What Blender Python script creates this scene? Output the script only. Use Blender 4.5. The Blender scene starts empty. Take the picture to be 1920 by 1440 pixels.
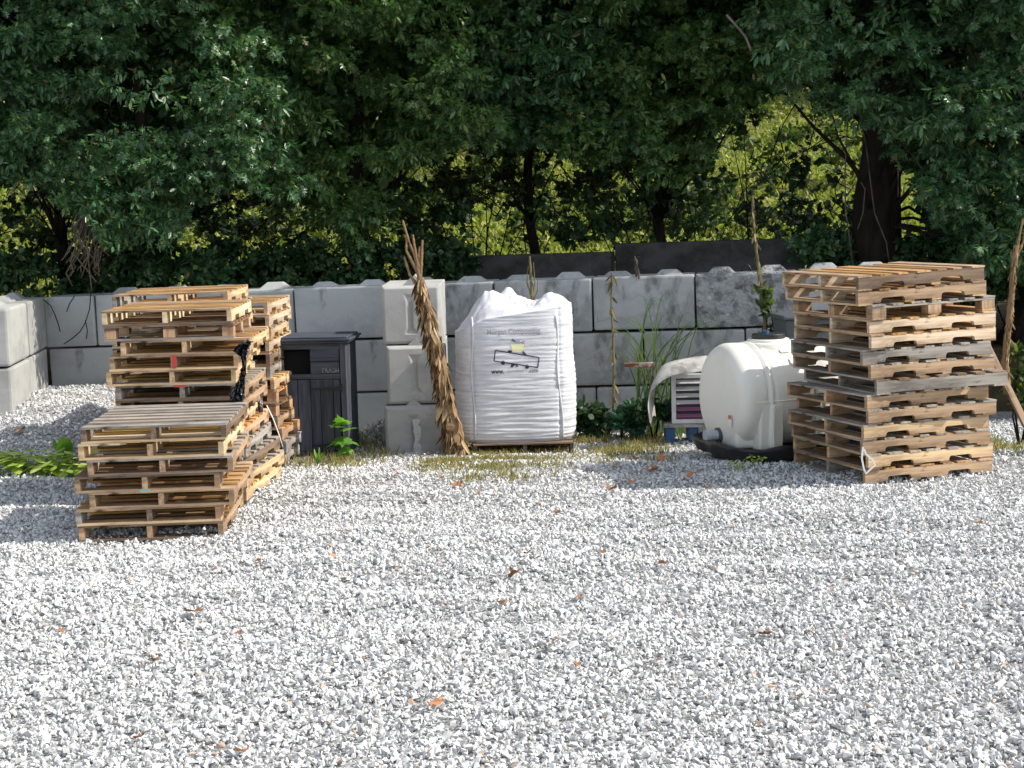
import bpy, bmesh, math, random
import numpy as np
from mathutils import Vector, Matrix, noise
from mathutils.bvhtree import BVHTree
random.seed(7); RNG = np.random.default_rng(11)
S = bpy.context.scene
COL = S.collection
R_ = math.radians
# ------------------------------------------------------------------ camera
F = 2886.0; PITCH = math.atan(330/2886.0); ROLL = R_(1.5); H = 2.3
cp, sp = math.cos(PITCH), math.sin(PITCH)
_r = Vector((1, 0, 0)); _u = Vector((0, sp, cp)); _f = Vector((0, cp, -sp))
CR = _r*math.cos(ROLL) - _u*math.sin(ROLL)
CU = _r*math.sin(ROLL) + _u*math.cos(ROLL)
cam = bpy.data.cameras.new("camera"); camo = bpy.data.objects.new("camera", cam); COL.objects.link(camo)
camo.matrix_world = Matrix(((CR.x, CU.x, -_f.x, 0), (CR.y, CU.y, -_f.y, 0), (CR.z, CU.z, -_f.z, H), (0, 0, 0, 1)))
cam.sensor_width = 36; cam.lens = 36*F/1920; cam.clip_end = 2000; cam.clip_start = .05
S.camera = camo
# ------------------------------------------------------------------ light
SUN_EL = R_(43); SUN_AZ = R_(-6)      # azimuth measured from +X towards +Y
w = bpy.data.worlds.new("World"); S.world = w; w.use_nodes = True
nt = w.node_tree; bg = nt.nodes["Background"]
sky = nt.nodes.new("ShaderNodeTexSky"); sky.sky_type = 'NISHITA'; sky.sun_disc = False
sky.sun_elevation = SUN_EL; sky.sun_rotation = R_(90)-SUN_AZ
hs_ = nt.nodes.new('ShaderNodeHueSaturation'); hs_.inputs['Saturation'].default_value = .50
nt.links.new(sky.outputs[0], hs_.inputs['Color']); nt.links.new(hs_.outputs[0], bg.inputs[0]); bg.inputs[1].default_value = .15
sl = bpy.data.lights.new("sun", 'SUN'); sl.energy = 3.4; sl.angle = R_(.5); sl.color = (1, .94, .85)
so = bpy.data.objects.new("sun", sl); COL.objects.link(so)
sd = Vector((math.cos(SUN_EL)*math.cos(SUN_AZ), math.cos(SUN_EL)*math.sin(SUN_AZ), math.sin(SUN_EL)))
so.rotation_euler = sd.to_track_quat('Z', 'Y').to_euler(); so.location = sd*30
vs = S.view_settings; vs.view_transform = 'Standard'; vs.look = 'None'; vs.gamma = 1; vs.exposure = 0.85

def P(px, py, Y):
    u = (px-960)/F; v = (720-py)/F
    d = CR*u + CU*v + _f
    t = Y/d.y
    return Vector((d.x*t, Y, H+d.z*t))
def XZ(px, py, Y):
    p = P(px, py, Y); return p.x, p.z
def sstep(a, b, x):
    t = min(1, max(0, (x-a)/(b-a))); return t*t*(3-2*t)
def gz(x, y):
    z = -.15*sstep(13, 15.6, y) - .12*sstep(15.6, 17.6, y)
    z += .56*sstep(-3.2, -4.7, x)*sstep(13.5, 15.8, y)+.08*sstep(-3.0, -4.2, x)*sstep(16, 17.4, y)
    z += .22*math.exp(-((x+1.35)/.35)**2-((y-16.7)/.5)**2)
    return z
def gzv(x, y):
    def ss(a, b, t):
        t = np.clip((t-a)/(b-a), 0, 1); return t*t*(3-2*t)
    z = -.15*ss(13, 15.6, y) - .12*ss(15.6, 17.6, y)
    z += .56*ss(-3.2, -4.7, x)*ss(13.5, 15.8, y)+.08*ss(-3.0, -4.2, x)*ss(16, 17.4, y)
    z += .22*np.exp(-((x+1.35)/.35)**2-((y-16.7)/.5)**2)
    return z
def G(px, py):
    u = (px-960)/F; v = (720-py)/F
    d = CR*u + CU*v + _f
    t = 3.0
    for i in range(4000):
        p = d*t
        if H+p.z <= gz(p.x, p.y): break
        t += .01
    return Vector((p.x, p.y, H+p.z))

# ------------------------------------------------------------------ object helpers
def tag(o, label=None, cat=None, group=None, kind=None):
    if label: o['label'] = label
    if cat: o['category'] = cat
    if group: o['group'] = group
    if kind: o['kind'] = kind
    return o
def empty(name, loc, rz=0, label=None, cat=None, group=None, rx=0, ry=0):
    o = bpy.data.objects.new(name, None); COL.objects.link(o); o.location = loc; o.rotation_euler = (rx, ry, rz)
    o.empty_display_size = .1
    return tag(o, label, cat, group)
class MB:
    def __init__(s): s.v = []; s.f = []
    def add(s, vs, fs):
        b = len(s.v); s.v += [tuple(v) for v in vs]; s.f += [tuple(i+b for i in f) for f in fs]; return s
    def box(s, c, d, M=None, jit=0):
        x, y, z = d[0]/2, d[1]/2, d[2]/2
        vs = [Vector((sx*x, sy*y, sz*z)) for sz in (-1, 1) for sy in (-1, 1) for sx in (-1, 1)]
        if jit: vs = [v+Vector([random.uniform(-jit, jit) for _ in range(3)]) for v in vs]
        if M is not None: vs = [M @ v for v in vs]
        vs = [v+Vector(c) for v in vs]
        return s.add(vs, [(0, 2, 3, 1), (4, 5, 7, 6), (0, 1, 5, 4), (2, 6, 7, 3), (0, 4, 6, 2), (1, 3, 7, 5)])
    def tube(s, pts, rad, n=8, cap=True):
        pts = [Vector(p) for p in pts]
        if not hasattr(rad, '__len__'): rad = [rad]*len(pts)
        up = Vector((0, 0, 1)); vs = []; fs = []
        prev = None
        for i, p in enumerate(pts):
            t = (pts[min(i+1, len(pts)-1)]-pts[max(i-1, 0)]).normalized()
            if prev is None:
                a = t.cross(up if abs(t.z) < .9 else Vector((1, 0, 0))).normalized()
            else:
                a = (prev - t*prev.dot(t)).normalized()
            prev = a; b = t.cross(a)
            for k in range(n):
                th = 2*math.pi*k/n
                vs.append(p+(a*math.cos(th)+b*math.sin(th))*rad[i])
        for i in range(len(pts)-1):
            for k in range(n):
                k2 = (k+1) % n
                fs.append((i*n+k, i*n+k2, (i+1)*n+k2, (i+1)*n+k))
        if cap:
            fs.append(tuple(range(n-1, -1, -1))); fs.append(tuple((len(pts)-1)*n+k for k in range(n)))
        return s.add(vs, fs)
    def prism(s, poly, axis, a, b):
        """poly 2D, extruded along axis ('x','y','z') from a to b"""
        def m(p, t):
            return {'x': (t, p[0], p[1]), 'y': (p[0], t, p[1]), 'z': (p[0], p[1], t)}[axis]
        n = len(poly)
        vs = [m(p, a) for p in poly]+[m(p, b) for p in poly]
        fs = [tuple(range(n)), tuple(range(2*n-1, n-1, -1))]+[(i, i+n, (i+1) % n+n, (i+1) % n) for i in range(n)]
        return s.add(vs, fs)
    def build(s, name, mat, parent=None, bevel=0, smooth=False, seg=2):
        me = bpy.data.meshes.new(name); me.from_pydata(s.v, [], s.f)
        if bevel or True:
            bm = bmesh.new(); bm.from_mesh(me)
            bmesh.ops.recalc_face_normals(bm, faces=bm.faces)
            if bevel:
                ed = [e for e in bm.edges if e.is_manifold and e.calc_face_angle(0) > .5]
                bmesh.ops.bevel(bm, geom=ed, offset=bevel, segments=seg, affect='EDGES', profile=.6, clamp_overlap=True)
            if smooth:
                for f in bm.faces: f.smooth = True
            bm.to_mesh(me); bm.free()
        me.materials.append(mat)
        o = bpy.data.objects.new(name, me); COL.objects.link(o); o.parent = parent
        return o
def npmesh(name, co, loops, starts, mat, parent=None, smooth=False):
    me = bpy.data.meshes.new(name)
    me.vertices.add(len(co)); me.vertices.foreach_set('co', np.ascontiguousarray(co, dtype=np.float32).ravel())
    me.loops.add(len(loops)); me.loops.foreach_set('vertex_index', np.ascontiguousarray(loops, dtype=np.int32))
    me.polygons.add(len(starts)); me.polygons.foreach_set('loop_start', np.ascontiguousarray(starts, dtype=np.int32))
    me.update(calc_edges=True)
    me.polygons.foreach_set('use_smooth', np.full(len(starts), smooth))
    me.materials.append(mat)
    o = bpy.data.objects.new(name, me); COL.objects.link(o); o.parent = parent
    return o
def rotmats(n, rng, yaw_only=False):
    q = rng.normal(size=(n, 4)); q /= np.linalg.norm(q, axis=1)[:, None]
    a, b, c, d = q.T
    return np.stack([np.stack([1-2*(c*c+d*d), 2*(b*c-a*d), 2*(b*d+a*c)], -1),
                     np.stack([2*(b*c+a*d), 1-2*(b*b+d*d), 2*(c*d-a*b)], -1),
                     np.stack([2*(b*d-a*c), 2*(c*d+a*b), 1-2*(b*b+c*c)], -1)], 1)
def rotmats_small(n, rng, a=.22):
    t = rng.normal(size=(n, 3))*a; R = np.tile(np.eye(3), (n, 1, 1))
    R[:, 0, 1] -= t[:, 2]; R[:, 1, 0] += t[:, 2]; R[:, 0, 2] += t[:, 1]; R[:, 2, 0] -= t[:, 1]; R[:, 1, 2] -= t[:, 0]; R[:, 2, 1] += t[:, 0]
    return R
def instance_merge(tv, tf, mats, pos):
    """tv (k,3) template, tf list of faces; mats (n,3,3), pos (n,3)"""
    n = len(pos); k = len(tv)
    co = np.einsum('nij,kj->nki', mats, tv)+pos[:, None, :]
    fl = np.concatenate([np.array(f) for f in tf]); sizes = np.array([len(f) for f in tf])
    st = np.concatenate([[0], np.cumsum(sizes)[:-1]])
    loops = (fl[None, :]+(np.arange(n)*k)[:, None]).ravel()
    starts = (st[None, :]+(np.arange(n)*len(fl))[:, None]).ravel()
    return co.reshape(-1, 3), loops, starts
def join_np(parts):
    C = []; L = []; T = []; vo = 0; lo = 0
    for c, l, t in parts:
        C.append(c); L.append(l+vo); T.append(t+lo); vo += len(c); lo += len(l)
    return np.concatenate(C), np.concatenate(L), np.concatenate(T)

# ------------------------------------------------------------------ materials
def mat(name, col, rough=.8, vary=None, bump=None, island=0, tex=None, spec=.3, metallic=0, coords='Object', transl=0, hue=None):
    """col base; tex=(col2, (sx,sy,sz), detail, contrast lo, hi) noise blend; island = per island value spread; hue=list of ramp colours for island"""
    m = bpy.data.materials.new(name); m.use_nodes = True; t = m.node_tree; N = t.nodes; L = t.links
    b = N['Principled BSDF']; b.inputs['Roughness'].default_value = rough; b.inputs['Metallic'].default_value = metallic
    b.inputs['Specular IOR Level'].default_value = spec
    tc = N.new('ShaderNodeTexCoord'); cur = None
    def rgb(c):
        n = N.new('ShaderNodeRGB'); n.outputs[0].default_value = (*c, 1); return n.outputs[0]
    geo = None
    if hue:
        geo = N.new('ShaderNodeNewGeometry'); r = N.new('ShaderNodeValToRGB'); cr = r.color_ramp
        cr.interpolation = 'LINEAR'
        while len(cr.elements) < len(hue): cr.elements.new(.5)
        for i, (p_, c_) in enumerate(hue): cr.elements[i].position = p_; cr.elements[i].color = (*c_, 1)
        L.new(geo.outputs['Random Per Island'], r.inputs[0]); cur = r.outputs[0]
    else: cur = rgb(col)
    texs = tex if isinstance(tex, list) else ([tex] if tex else [])
    for (c2, sc, det, lo, hi) in texs:
        mp = N.new('ShaderNodeMapping'); mp.inputs['Scale'].default_value = sc; L.new(tc.outputs[coords], mp.inputs[0])
        no = N.new('ShaderNodeTexNoise'); no.inputs['Scale'].default_value = 1; no.inputs['Detail'].default_value = det
        no.inputs['Roughness'].default_value = .62
        if geo is None and island:
            pass
        L.new(mp.outputs[0], no.inputs['Vector'])
        rp = N.new('ShaderNodeMapRange'); rp.inputs[1].default_value = lo; rp.inputs[2].default_value = hi
        L.new(no.outputs[0], rp.inputs[0])
        mx = N.new('ShaderNodeMix'); mx.data_type = 'RGBA'; L.new(rp.outputs[0], mx.inputs[0])
        L.new(cur, mx.inputs[6]); mx.inputs[7].default_value = (*c2, 1); cur = mx.outputs[2]
    if island or vary:
        hs = N.new('ShaderNodeHueSaturation'); L.new(cur, hs.inputs['Color'])
        if island:
            g2 = N.new('ShaderNodeNewGeometry'); mr = N.new('ShaderNodeMapRange')
            mr.inputs[3].default_value = 1-island; mr.inputs[4].default_value = 1+island
            L.new(g2.outputs['Random Per Island'], mr.inputs[0]); val = mr.outputs[0]
            ml = N.new('ShaderNodeMath'); ml.operation = 'MULTIPLY'; ml.inputs[1].default_value = 7.31; L.new(g2.outputs['Random Per Island'], ml.inputs[0])
            fr = N.new('ShaderNodeMath'); fr.operation = 'FRACT'; L.new(ml.outputs[0], fr.inputs[0])
            mr2 = N.new('ShaderNodeMapRange'); mr2.inputs[3].default_value = .7; mr2.inputs[4].default_value = 1.15
            L.new(fr.outputs[0], mr2.inputs[0]); L.new(mr2.outputs[0], hs.inputs['Saturation'])
            L.new(val, hs.inputs['Value'])
        if vary:
            oi = N.new('ShaderNodeObjectInfo'); mr = N.new('ShaderNodeMapRange')
            mr.inputs[3].default_value = 1-vary; mr.inputs[4].default_value = 1+vary
            L.new(oi.outputs['Random'], mr.inputs[0])
            if island:
                mm = N.new('ShaderNodeMath'); mm.operation = 'MULTIPLY'; L.new(val, mm.inputs[0]); L.new(mr.outputs[0], mm.inputs[1]); L.new(mm.outputs[0], hs.inputs['Value'])
            else: L.new(mr.outputs[0], hs.inputs['Value'])
        cur = hs.outputs[0]
    L.new(cur, b.inputs['Base Color'])
    if bump:
        bl = bump if isinstance(bump, list) else [bump]
        prev = None
        for (sc, det, st, dist) in bl:
            mp = N.new('ShaderNodeMapping'); mp.inputs['Scale'].default_value = sc if hasattr(sc, '__len__') else (sc,)*3
            L.new(tc.outputs[coords], mp.inputs[0])
            no = N.new('ShaderNodeTexNoise'); no.inputs['Scale'].default_value = 1; no.inputs['Detail'].default_value = det
            L.new(mp.outputs[0], no.inputs['Vector'])
            bu = N.new('ShaderNodeBump'); bu.inputs['Strength'].default_value = st; bu.inputs['Distance'].default_value = dist
            L.new(no.outputs[0], bu.inputs['Height'])
            if prev: L.new(prev, bu.inputs['Normal'])
            prev = bu.outputs[0]
        L.new(prev, b.inputs['Normal'])
    if transl:
        tr = N.new('ShaderNodeBsdfTranslucent'); mx = N.new('ShaderNodeMixShader'); mx.inputs[0].default_value = transl
        g = N.new('ShaderNodeMix'); g.data_type = 'RGBA'; g.blend_type = 'MULTIPLY'; g.inputs[0].default_value = 1
        L.new(cur, g.inputs[6]); g.inputs[7].default_value = (1.6, 1.9, .7, 1)
        L.new(g.outputs[2], tr.inputs[0]); L.new(b.outputs[0], mx.inputs[1]); L.new(tr.outputs[0], mx.inputs[2])
        L.new(mx.outputs[0], N['Material Output'].inputs[0])
    return m
def wood(name, c, dark, island=.34, knots=True):
    out = {}
    for ax, sc, kn in (('x', (1.6, 26, 26), (5, 14, 14)), ('y', (26, 1.6, 26), (14, 5, 14)), ('z', (26, 26, 1.6), (14, 14, 5))):
        out[ax] = mat(name+'_'+ax, c, .82, tex=[(dark, sc, 6, .42, .70), (tuple(v*.8 for v in dark), (2.3, 2.3, 9), 5, .50, .75), (tuple(v*.35 for v in dark), kn, 3, .63, .76)],
                      island=island, vary=.12, bump=(sc, 5, .35, .004), spec=.2)
    return out
W = {
 'fresh': wood('wood_fresh_pine', (.66, .50, .27), (.45, .29, .12)),
 'pine': wood('wood_pine', (.58, .385, .17), (.28, .155, .065)),
 'tan': wood('wood_tan', (.42, .26, .125), (.17, .095, .045)),
 'orange': wood('wood_orange', (.50, .28, .12), (.26, .12, .05)),
 'grey': wood('wood_grey', (.34, .30, .25), (.13, .11, .09), .2),
 'brown': wood('wood_brown', (.22, .14, .08), (.09, .055, .035), .25),
 'pale': wood('wood_pale', (.62, .455, .28), (.30, .19, .10)),
 'dark': wood('wood_dark', (.10, .07, .05), (.04, .03, .02), .3),
}
M = {}
M['concrete'] = mat('concrete', (.405, .415, .405), .9, vary=.10, tex=[((.30, .31, .305), (1.3, 1.3, 2.2), 8, .42, .68), ((.46, .47, .47), (3, 3, 3), 10, .55, .75), ((.13, .13, .12), (6, 6, 2), 12, .60, .76), ((.62, .62, .60), (28, 28, 28), 8, .66, .72)],
                    bump=[(40, 6, .25, .006), (4, 6, .35, .02)], spec=.15)
M['concrete_stained'] = mat('concrete_stained', (.345, .355, .355), .9, vary=.08, tex=[((.25, .26, .255), (1.6, 1.6, 2.6), 8, .42, .62), ((.42, .43, .43), (4, 4, 4), 10, .55, .75), ((.06, .06, .058), (4, 4, 1.6), 12, .55, .72)],
                    bump=[(40, 6, .3, .006), (4, 6, .5, .025)], spec=.15)
M['concrete_warm'] = mat('concrete_warm', (.37, .37, .355), .9, vary=.08, tex=[((.27, .27, .255), (1.6, 1.6, 2.2), 8, .42, .66), ((.46, .455, .44), (3, 3, 3), 10, .55, .75)],
                    bump=[(40, 6, .25, .006), (4, 6, .35, .02)], spec=.15)
M['concrete_rough'] = mat('concrete_rough', (.30, .31, .31), .95, tex=[((.12, .125, .13), (9, 9, 9), 12, .45, .62), ((.42, .42, .41), (16, 16, 16), 10, .58, .7)],
                    bump=[(14, 10, 1, .05), (40, 6, .8, .02)], spec=.1)
M['concrete_dark'] = mat('concrete_dark', (.075, .072, .07), .95, tex=[((.03, .03, .028), (2, 2, 3), 10, .45, .65), ((.14, .125, .11), (6, 6, 2), 8, .6, .78)],
                    bump=[(30, 6, .4, .01)], spec=.1)
M['gravel'] = mat('gravel_stone', (.5, .5, .5), .85, hue=[(0, (.32, .32, .31)), (.06, (.44, .44, .43)), (.30, (.53, .53, .52)), (.6, (.59, .59, .58)), (.85, (.64, .64, .63)), (.982, (.72, .72, .70)), (.988, (.52, .45, .39)), (1, (.42, .29, .21))],
                  bump=(60, 4, .3, .004), spec=.12)
M['ground'] = mat('ground_grit', (.50, .50, .49), .95, tex=[((.20, .20, .19), (38, 38, 38), 8, .42, .6), ((.55, .56, .58), (60, 60, 60), 6, .56, .66)], bump=(55, 6, 1, .03), spec=.1)
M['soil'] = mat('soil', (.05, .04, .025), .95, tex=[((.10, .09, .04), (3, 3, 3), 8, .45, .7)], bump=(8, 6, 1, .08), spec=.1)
M['meadow'] = mat('meadow_ground', (.14, .16, .045), .95, tex=[((.26, .23, .10), (.5, .5, .5), 8, .45, .65), ((.10, .15, .03), (1.3, 1.3, 1.3), 8, .5, .7)], bump=(4, 6, 1, .15), spec=.1)
LEAFH = [(0, (.024, .060, .028)), (.3, (.040, .098, .042)), (.7, (.066, .148, .058)), (.93, (.105, .20, .075)), (.985, (.16, .19, .05)), (1, (.22, .12, .04))]
M['leaf'] = mat('oak_leaf', (.04, .09, .03), .36, hue=LEAFH, spec=.5, transl=.22)
M['leaf_warm'] = mat('oak_leaf_warm', (.04, .09, .03), .40, hue=[(p_, (c_[0]*1.25, c_[1]*1.12, c_[2]*.8)) for p_, c_ in LEAFH], spec=.45, transl=.25)
M['leaf_cool'] = mat('oak_leaf_cool', (.04, .09, .03), .33, hue=[(p_, (c_[0]*.95, c_[1]*.92, c_[2]*1.35)) for p_, c_ in LEAFH], spec=.6, transl=.18)
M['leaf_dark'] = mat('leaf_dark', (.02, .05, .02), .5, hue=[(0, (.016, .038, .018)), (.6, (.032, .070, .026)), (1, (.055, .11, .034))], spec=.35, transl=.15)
M['leaf_far'] = mat('leaf_far', (.06, .1, .03), .6, hue=[(0, (.025, .05, .02)), (.6, (.055, .09, .025)), (.9, (.12, .14, .035)), (1, (.2, .19, .05))], spec=.3, transl=.3)
M['leaf_lime'] = mat('leaf_lime', (.18, .38, .04), .5, hue=[(0, (.09, .22, .03)), (1, (.20, .36, .06))], spec=.4, transl=.4)
M['leaf_yellow'] = mat('leaf_yellow', (.35, .42, .1), .6, hue=[(0, (.22, .34, .05)), (1, (.55, .58, .18))], spec=.4, transl=.35)
M['leaf_teal'] = mat('leaf_teal', (.02, .09, .05), .45, hue=[(0, (.012, .05, .028)), (1, (.03, .10, .05))], spec=.4, transl=.2)
M['grass'] = mat('grass_blade', (.2, .22, .05), .7, hue=[(0, (.09, .12, .03)), (.4, (.19, .19, .06)), (.7, (.36, .29, .13)), (1, (.40, .24, .12))], spec=.2, transl=.3)
M['grass_green'] = mat('reed_blade', (.1, .16, .06), .6, hue=[(0, (.07, .12, .05)), (1, (.17, .22, .10))], spec=.3, transl=.3)
M['grass_meadow'] = mat('meadow_blade', (.2, .25, .05), .8, hue=[(0, (.10, .14, .03)), (.35, (.20, .25, .055)), (.7, (.33, .34, .10)), (1, (.42, .34, .18))], spec=.1, transl=.28)
M['bark'] = mat('bark', (.028, .022, .017), .95, tex=((.010, .009, .008), (9, 9, 2), 8, .4, .65), bump=((14, 14, 4), 8, 1, .04), spec=.1)
M['twig'] = mat('dead_twig', (.16, .13, .10), .95, tex=((.07, .055, .04), (9, 9, 9), 5, .4, .65), spec=.1)
M['deadstalk'] = mat('dead_stalk', (.34, .22, .11), .95, hue=[(0, (.05, .03, .018)), (.35, (.14, .085, .045)), (.7, (.30, .20, .11)), (1, (.50, .37, .22))], bump=(30, 6, 1, .01), spec=.1, transl=.1)
M['stalk_olive'] = mat('stalk_olive', (.2, .16, .08), .95, hue=[(0, (.05, .045, .02)), (.5, (.13, .11, .055)), (1, (.26, .20, .11))], spec=.1)
M['deadleaf'] = mat('dry_leaf', (.38, .18, .08), .8, vary=.45, tex=((.20, .09, .045), (25, 25, 25), 5, .45, .7), spec=.2)
M['bag'] = mat('woven_bag_fabric', (.60, .605, .625), .62, tex=((.50, .51, .54), (6, 6, 14), 6, .45, .7), bump=[((18, 18, 90), 6, .5, .006)], spec=.35)
M['ink_grey'] = mat('ink_grey', (.36, .36, .37), .7)
M['ink_pale'] = mat('ink_pale', (.38, .39, .38), .7)
M['ink_black'] = mat('ink_black', (.03, .03, .06), .6)
M['ink_yellow'] = mat('ink_yellow', (.74, .72, .42), .7)
M['ink_blue'] = mat('ink_blue', (.25, .36, .50), .7)
M['ink_red'] = mat('ink_red', (.45, .15, .17), .7)
M['poly'] = mat('white_polyethylene', (.76, .75, .68), .42, tex=((.68, .66, .57), (2, 2, 1.5), 6, .5, .75), spec=.4, bump=(3, 3, .08, .01))
b = M['poly'].node_tree.nodes['Principled BSDF']; b.inputs['Subsurface Weight'].default_value = .15; b.inputs['Subsurface Radius'].default_value = (.05, .05, .04)
M['black_plastic'] = mat('black_plastic', (.02, .021, .022), .45, tex=((.06, .06, .055), (4, 4, 4), 6, .5, .75), bump=(9, 5, .5, .02), spec=.4)
M['grey_pvc'] = mat('grey_pvc', (.42, .44, .46), .4)
M['blue_plastic'] = mat('blue_plastic', (.03, .09, .20), .5)
M['strap_yellow'] = mat('strap_yellow', (.55, .56, .28), .7)
M['strap_white'] = mat('strap_white', (.75, .76, .74), .5)
M['label_white'] = mat('label_white', (.82, .82, .80), .6)
M['label_red'] = mat('label_red', (.60, .16, .10), .6)
M['paint_red'] = mat('paint_red', (.42, .06, .05), .7)
M['paint_teal'] = mat('paint_teal', (.16, .36, .33), .7)
M['bin'] = {}
for ax, sc in (('x', (2, 30, 30)), ('z', (30, 30, 2))):
    M['bin'][ax] = mat('weathered_bin_wood_'+ax, (.060, .068, .085), .85, tex=((.022, .026, .034), sc, 7, .42, .68), island=.25, bump=(sc, 5, .5, .004), spec=.2)
M['iron'] = mat('black_iron', (.012, .012, .014), .5, spec=.4)
M['void'] = mat('painted_interior_shade', (.006, .006, .007), .9)
M['white_metal'] = mat('white_painted_metal', (.72, .72, .72), .5, tex=((.55, .54, .52), (5, 5, 5), 6, .5, .75))
M['louver'] = mat('louver_slat', (.52, .50, .50), .5, tex=((.32, .30, .30), (5, 5, 5), 6, .5, .75))
M['purple'] = mat('purple_panel', (.24, .08, .17), .5)
M['sheet_grey'] = mat('weathered_grey_sheet', (.42, .41, .38), .6, tex=[((.16, .15, .14), (5, 5, 5), 8, .45, .65), ((.62, .60, .55), (3, 8, 3), 6, .55, .7)], bump=(8, 5, .4, .01))
M['rust'] = mat('rusty_metal', (.14, .06, .035), .85, tex=((.34, .30, .27), (12, 12, 12), 6, .5, .65))
M['slate_plastic'] = mat('slate_plastic', (.075, .085, .095), .55)
M['wrap'] = mat('black_stretch_film', (.02, .02, .025), .18, tex=((.10, .10, .11), (14, 14, 14), 6, .5, .7), bump=(20, 5, 1, .02), spec=.6)

# ------------------------------------------------------------------ ground sheet
def undul(x, y):
    return .020*np.sin(y*7.3+1.1*np.sin(x*.8)+x*.5)*(.6+.4*np.sin(x*1.7+y))*.8 + .022*np.sin(x*1.1+1.3*np.sin(y*.5))*np.sin(y*2.3+.6*np.sin(x*.9)) + .012*np.sin(x*3.1+y*2.7)*np.sin(y*5.3-x*1.7) + .009*np.sin(y*9.1+1.7*np.sin(x*1.3))*np.sin(x*2.2+y*.6)
def ground():
    xs = np.concatenate([np.linspace(-60, -12, 13), np.arange(-11.5, 11.6, .15), np.linspace(12, 60, 13)])
    ys = np.concatenate([np.linspace(-30, 0, 7), np.arange(.5, 18.31, .12)])
    vs = []; fs = []
    for y in ys:
        for x in xs: vs.append((x, y, gz(x, y)-.016+float(undul(x, y))))
    n = len(xs)
    for j in range(len(ys)-1):
        for i in range(n-1): fs.append((j*n+i, j*n+i+1, (j+1)*n+i+1, (j+1)*n+i))
    m = MB(); m.add(vs, fs); o = m.build('gravel_ground', M['ground'], smooth=True)
    tag(o, 'pale grey crushed stone yard', kind='structure')
ground()
def hz(x, y):
    """terrain behind the wall"""
    z = .75*sstep(17.9, 18.3, y)+.35*sstep(18.5, 24, y)-.27
    z += .125*max(0, y-24)
    z += .045*max(0, y-24)*sstep(-2, 9, x)
    if y > 60: z += .1*(y-60)
    return z + .12*math.sin(x*.7+y*.3)*sstep(20, 26, y)
def terrain():
    xs = np.concatenate([np.linspace(-90, -24, 12), np.arange(-22, 22.1, 1.0), np.linspace(24, 90, 12)])
    ya = np.array([18.3, 18.6, 19.2, 20, 21, 22, 23]); yb = np.concatenate([np.arange(23, 62, 1.5), np.arange(62, 220, 12)])
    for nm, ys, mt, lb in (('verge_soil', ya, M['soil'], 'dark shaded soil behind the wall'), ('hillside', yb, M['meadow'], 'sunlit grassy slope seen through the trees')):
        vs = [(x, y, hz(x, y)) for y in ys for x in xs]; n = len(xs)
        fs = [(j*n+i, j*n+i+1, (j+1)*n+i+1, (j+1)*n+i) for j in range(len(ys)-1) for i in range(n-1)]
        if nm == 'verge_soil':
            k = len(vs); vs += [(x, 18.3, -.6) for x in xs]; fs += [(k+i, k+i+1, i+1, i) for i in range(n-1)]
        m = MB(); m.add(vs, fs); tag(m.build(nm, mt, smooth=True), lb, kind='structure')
terrain()

# ------------------------------------------------------------------ gravel stones
def hull(n, rng, sc):
    bm = bmesh.new()
    for i in range(n):
        v = rng.normal(size=3); v /= np.linalg.norm(v); v *= rng.uniform(.75, 1.0); bm.verts.new(v*sc)
    r = bmesh.ops.convex_hull(bm, input=bm.verts)
    kill = [g for g in r['geom_interior'] if isinstance(g, bmesh.types.BMVert)]
    bmesh.ops.delete(bm, geom=kill, context='VERTS')
    bm.verts.ensure_lookup_table()
    loose = [v for v in bm.verts if not v.link_faces]
    bmesh.ops.delete(bm, geom=loose, context='VERTS'); bm.verts.ensure_lookup_table(); bm.verts.index_update()
    tv = np.array([v.co[:] for v in bm.verts]); tf = [[v.index for v in f.verts] for f in bm.faces]
    bm.free(); return tv, tf
def gravel():
    rng = np.random.default_rng(3)
    pos = []
    for (y0, y1, dens) in ((5.4, 8.5, 2000), (8.5, 12, 1750), (12, 17.9, 1250)):
        xw = .36*y1+2.0
        n = int(dens*2*xw*(y1-y0))
        x = rng.uniform(-xw, xw, n); y = rng.uniform(y0, y1, n)
        k = np.abs(x) < .36*y+2.0
        pos.append(np.stack([x[k], y[k]], 1))
    p = np.concatenate(pos); 
    u = rng.random(len(p))
    # sparser under the grass by the bag and dark zone by the wall
    gx, gy = p[:, 0], p[:, 1]
    keep = ~((gy > 17.3) & (gx > -3))
    p = p[keep]; n = len(p)
    size = np.clip(rng.lognormal(math.log(.0160), .36, n), .006, .036)
    z = gzv(p[:, 0], p[:, 1])+undul(p[:, 0], p[:, 1])+rng.uniform(-.012, .012, n)
    pos3 = np.concatenate([p, z[:, None]], 1)
    V = [hull(int(rng.integers(8, 11)), rng, np.array([1, rng.uniform(.7, .95), rng.uniform(.45, .8)])) for _ in range(14)]
    which = rng.integers(0, len(V), n); parts = []
    for i, (tv, tf) in enumerate(V):
        k = which == i; R = rotmats(k.sum(), rng)*size[k][:, None, None]
        parts.append(instance_merge(tv, tf, R, pos3[k]))
    c, l, t = join_np(parts)
    tag(npmesh('gravel', c, l, t, M['gravel']), 'loose angular white and grey crushed stones covering the yard', 'gravel', kind='stuff')
    print('stones', n, 'faces', len(t))
gravel()

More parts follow.
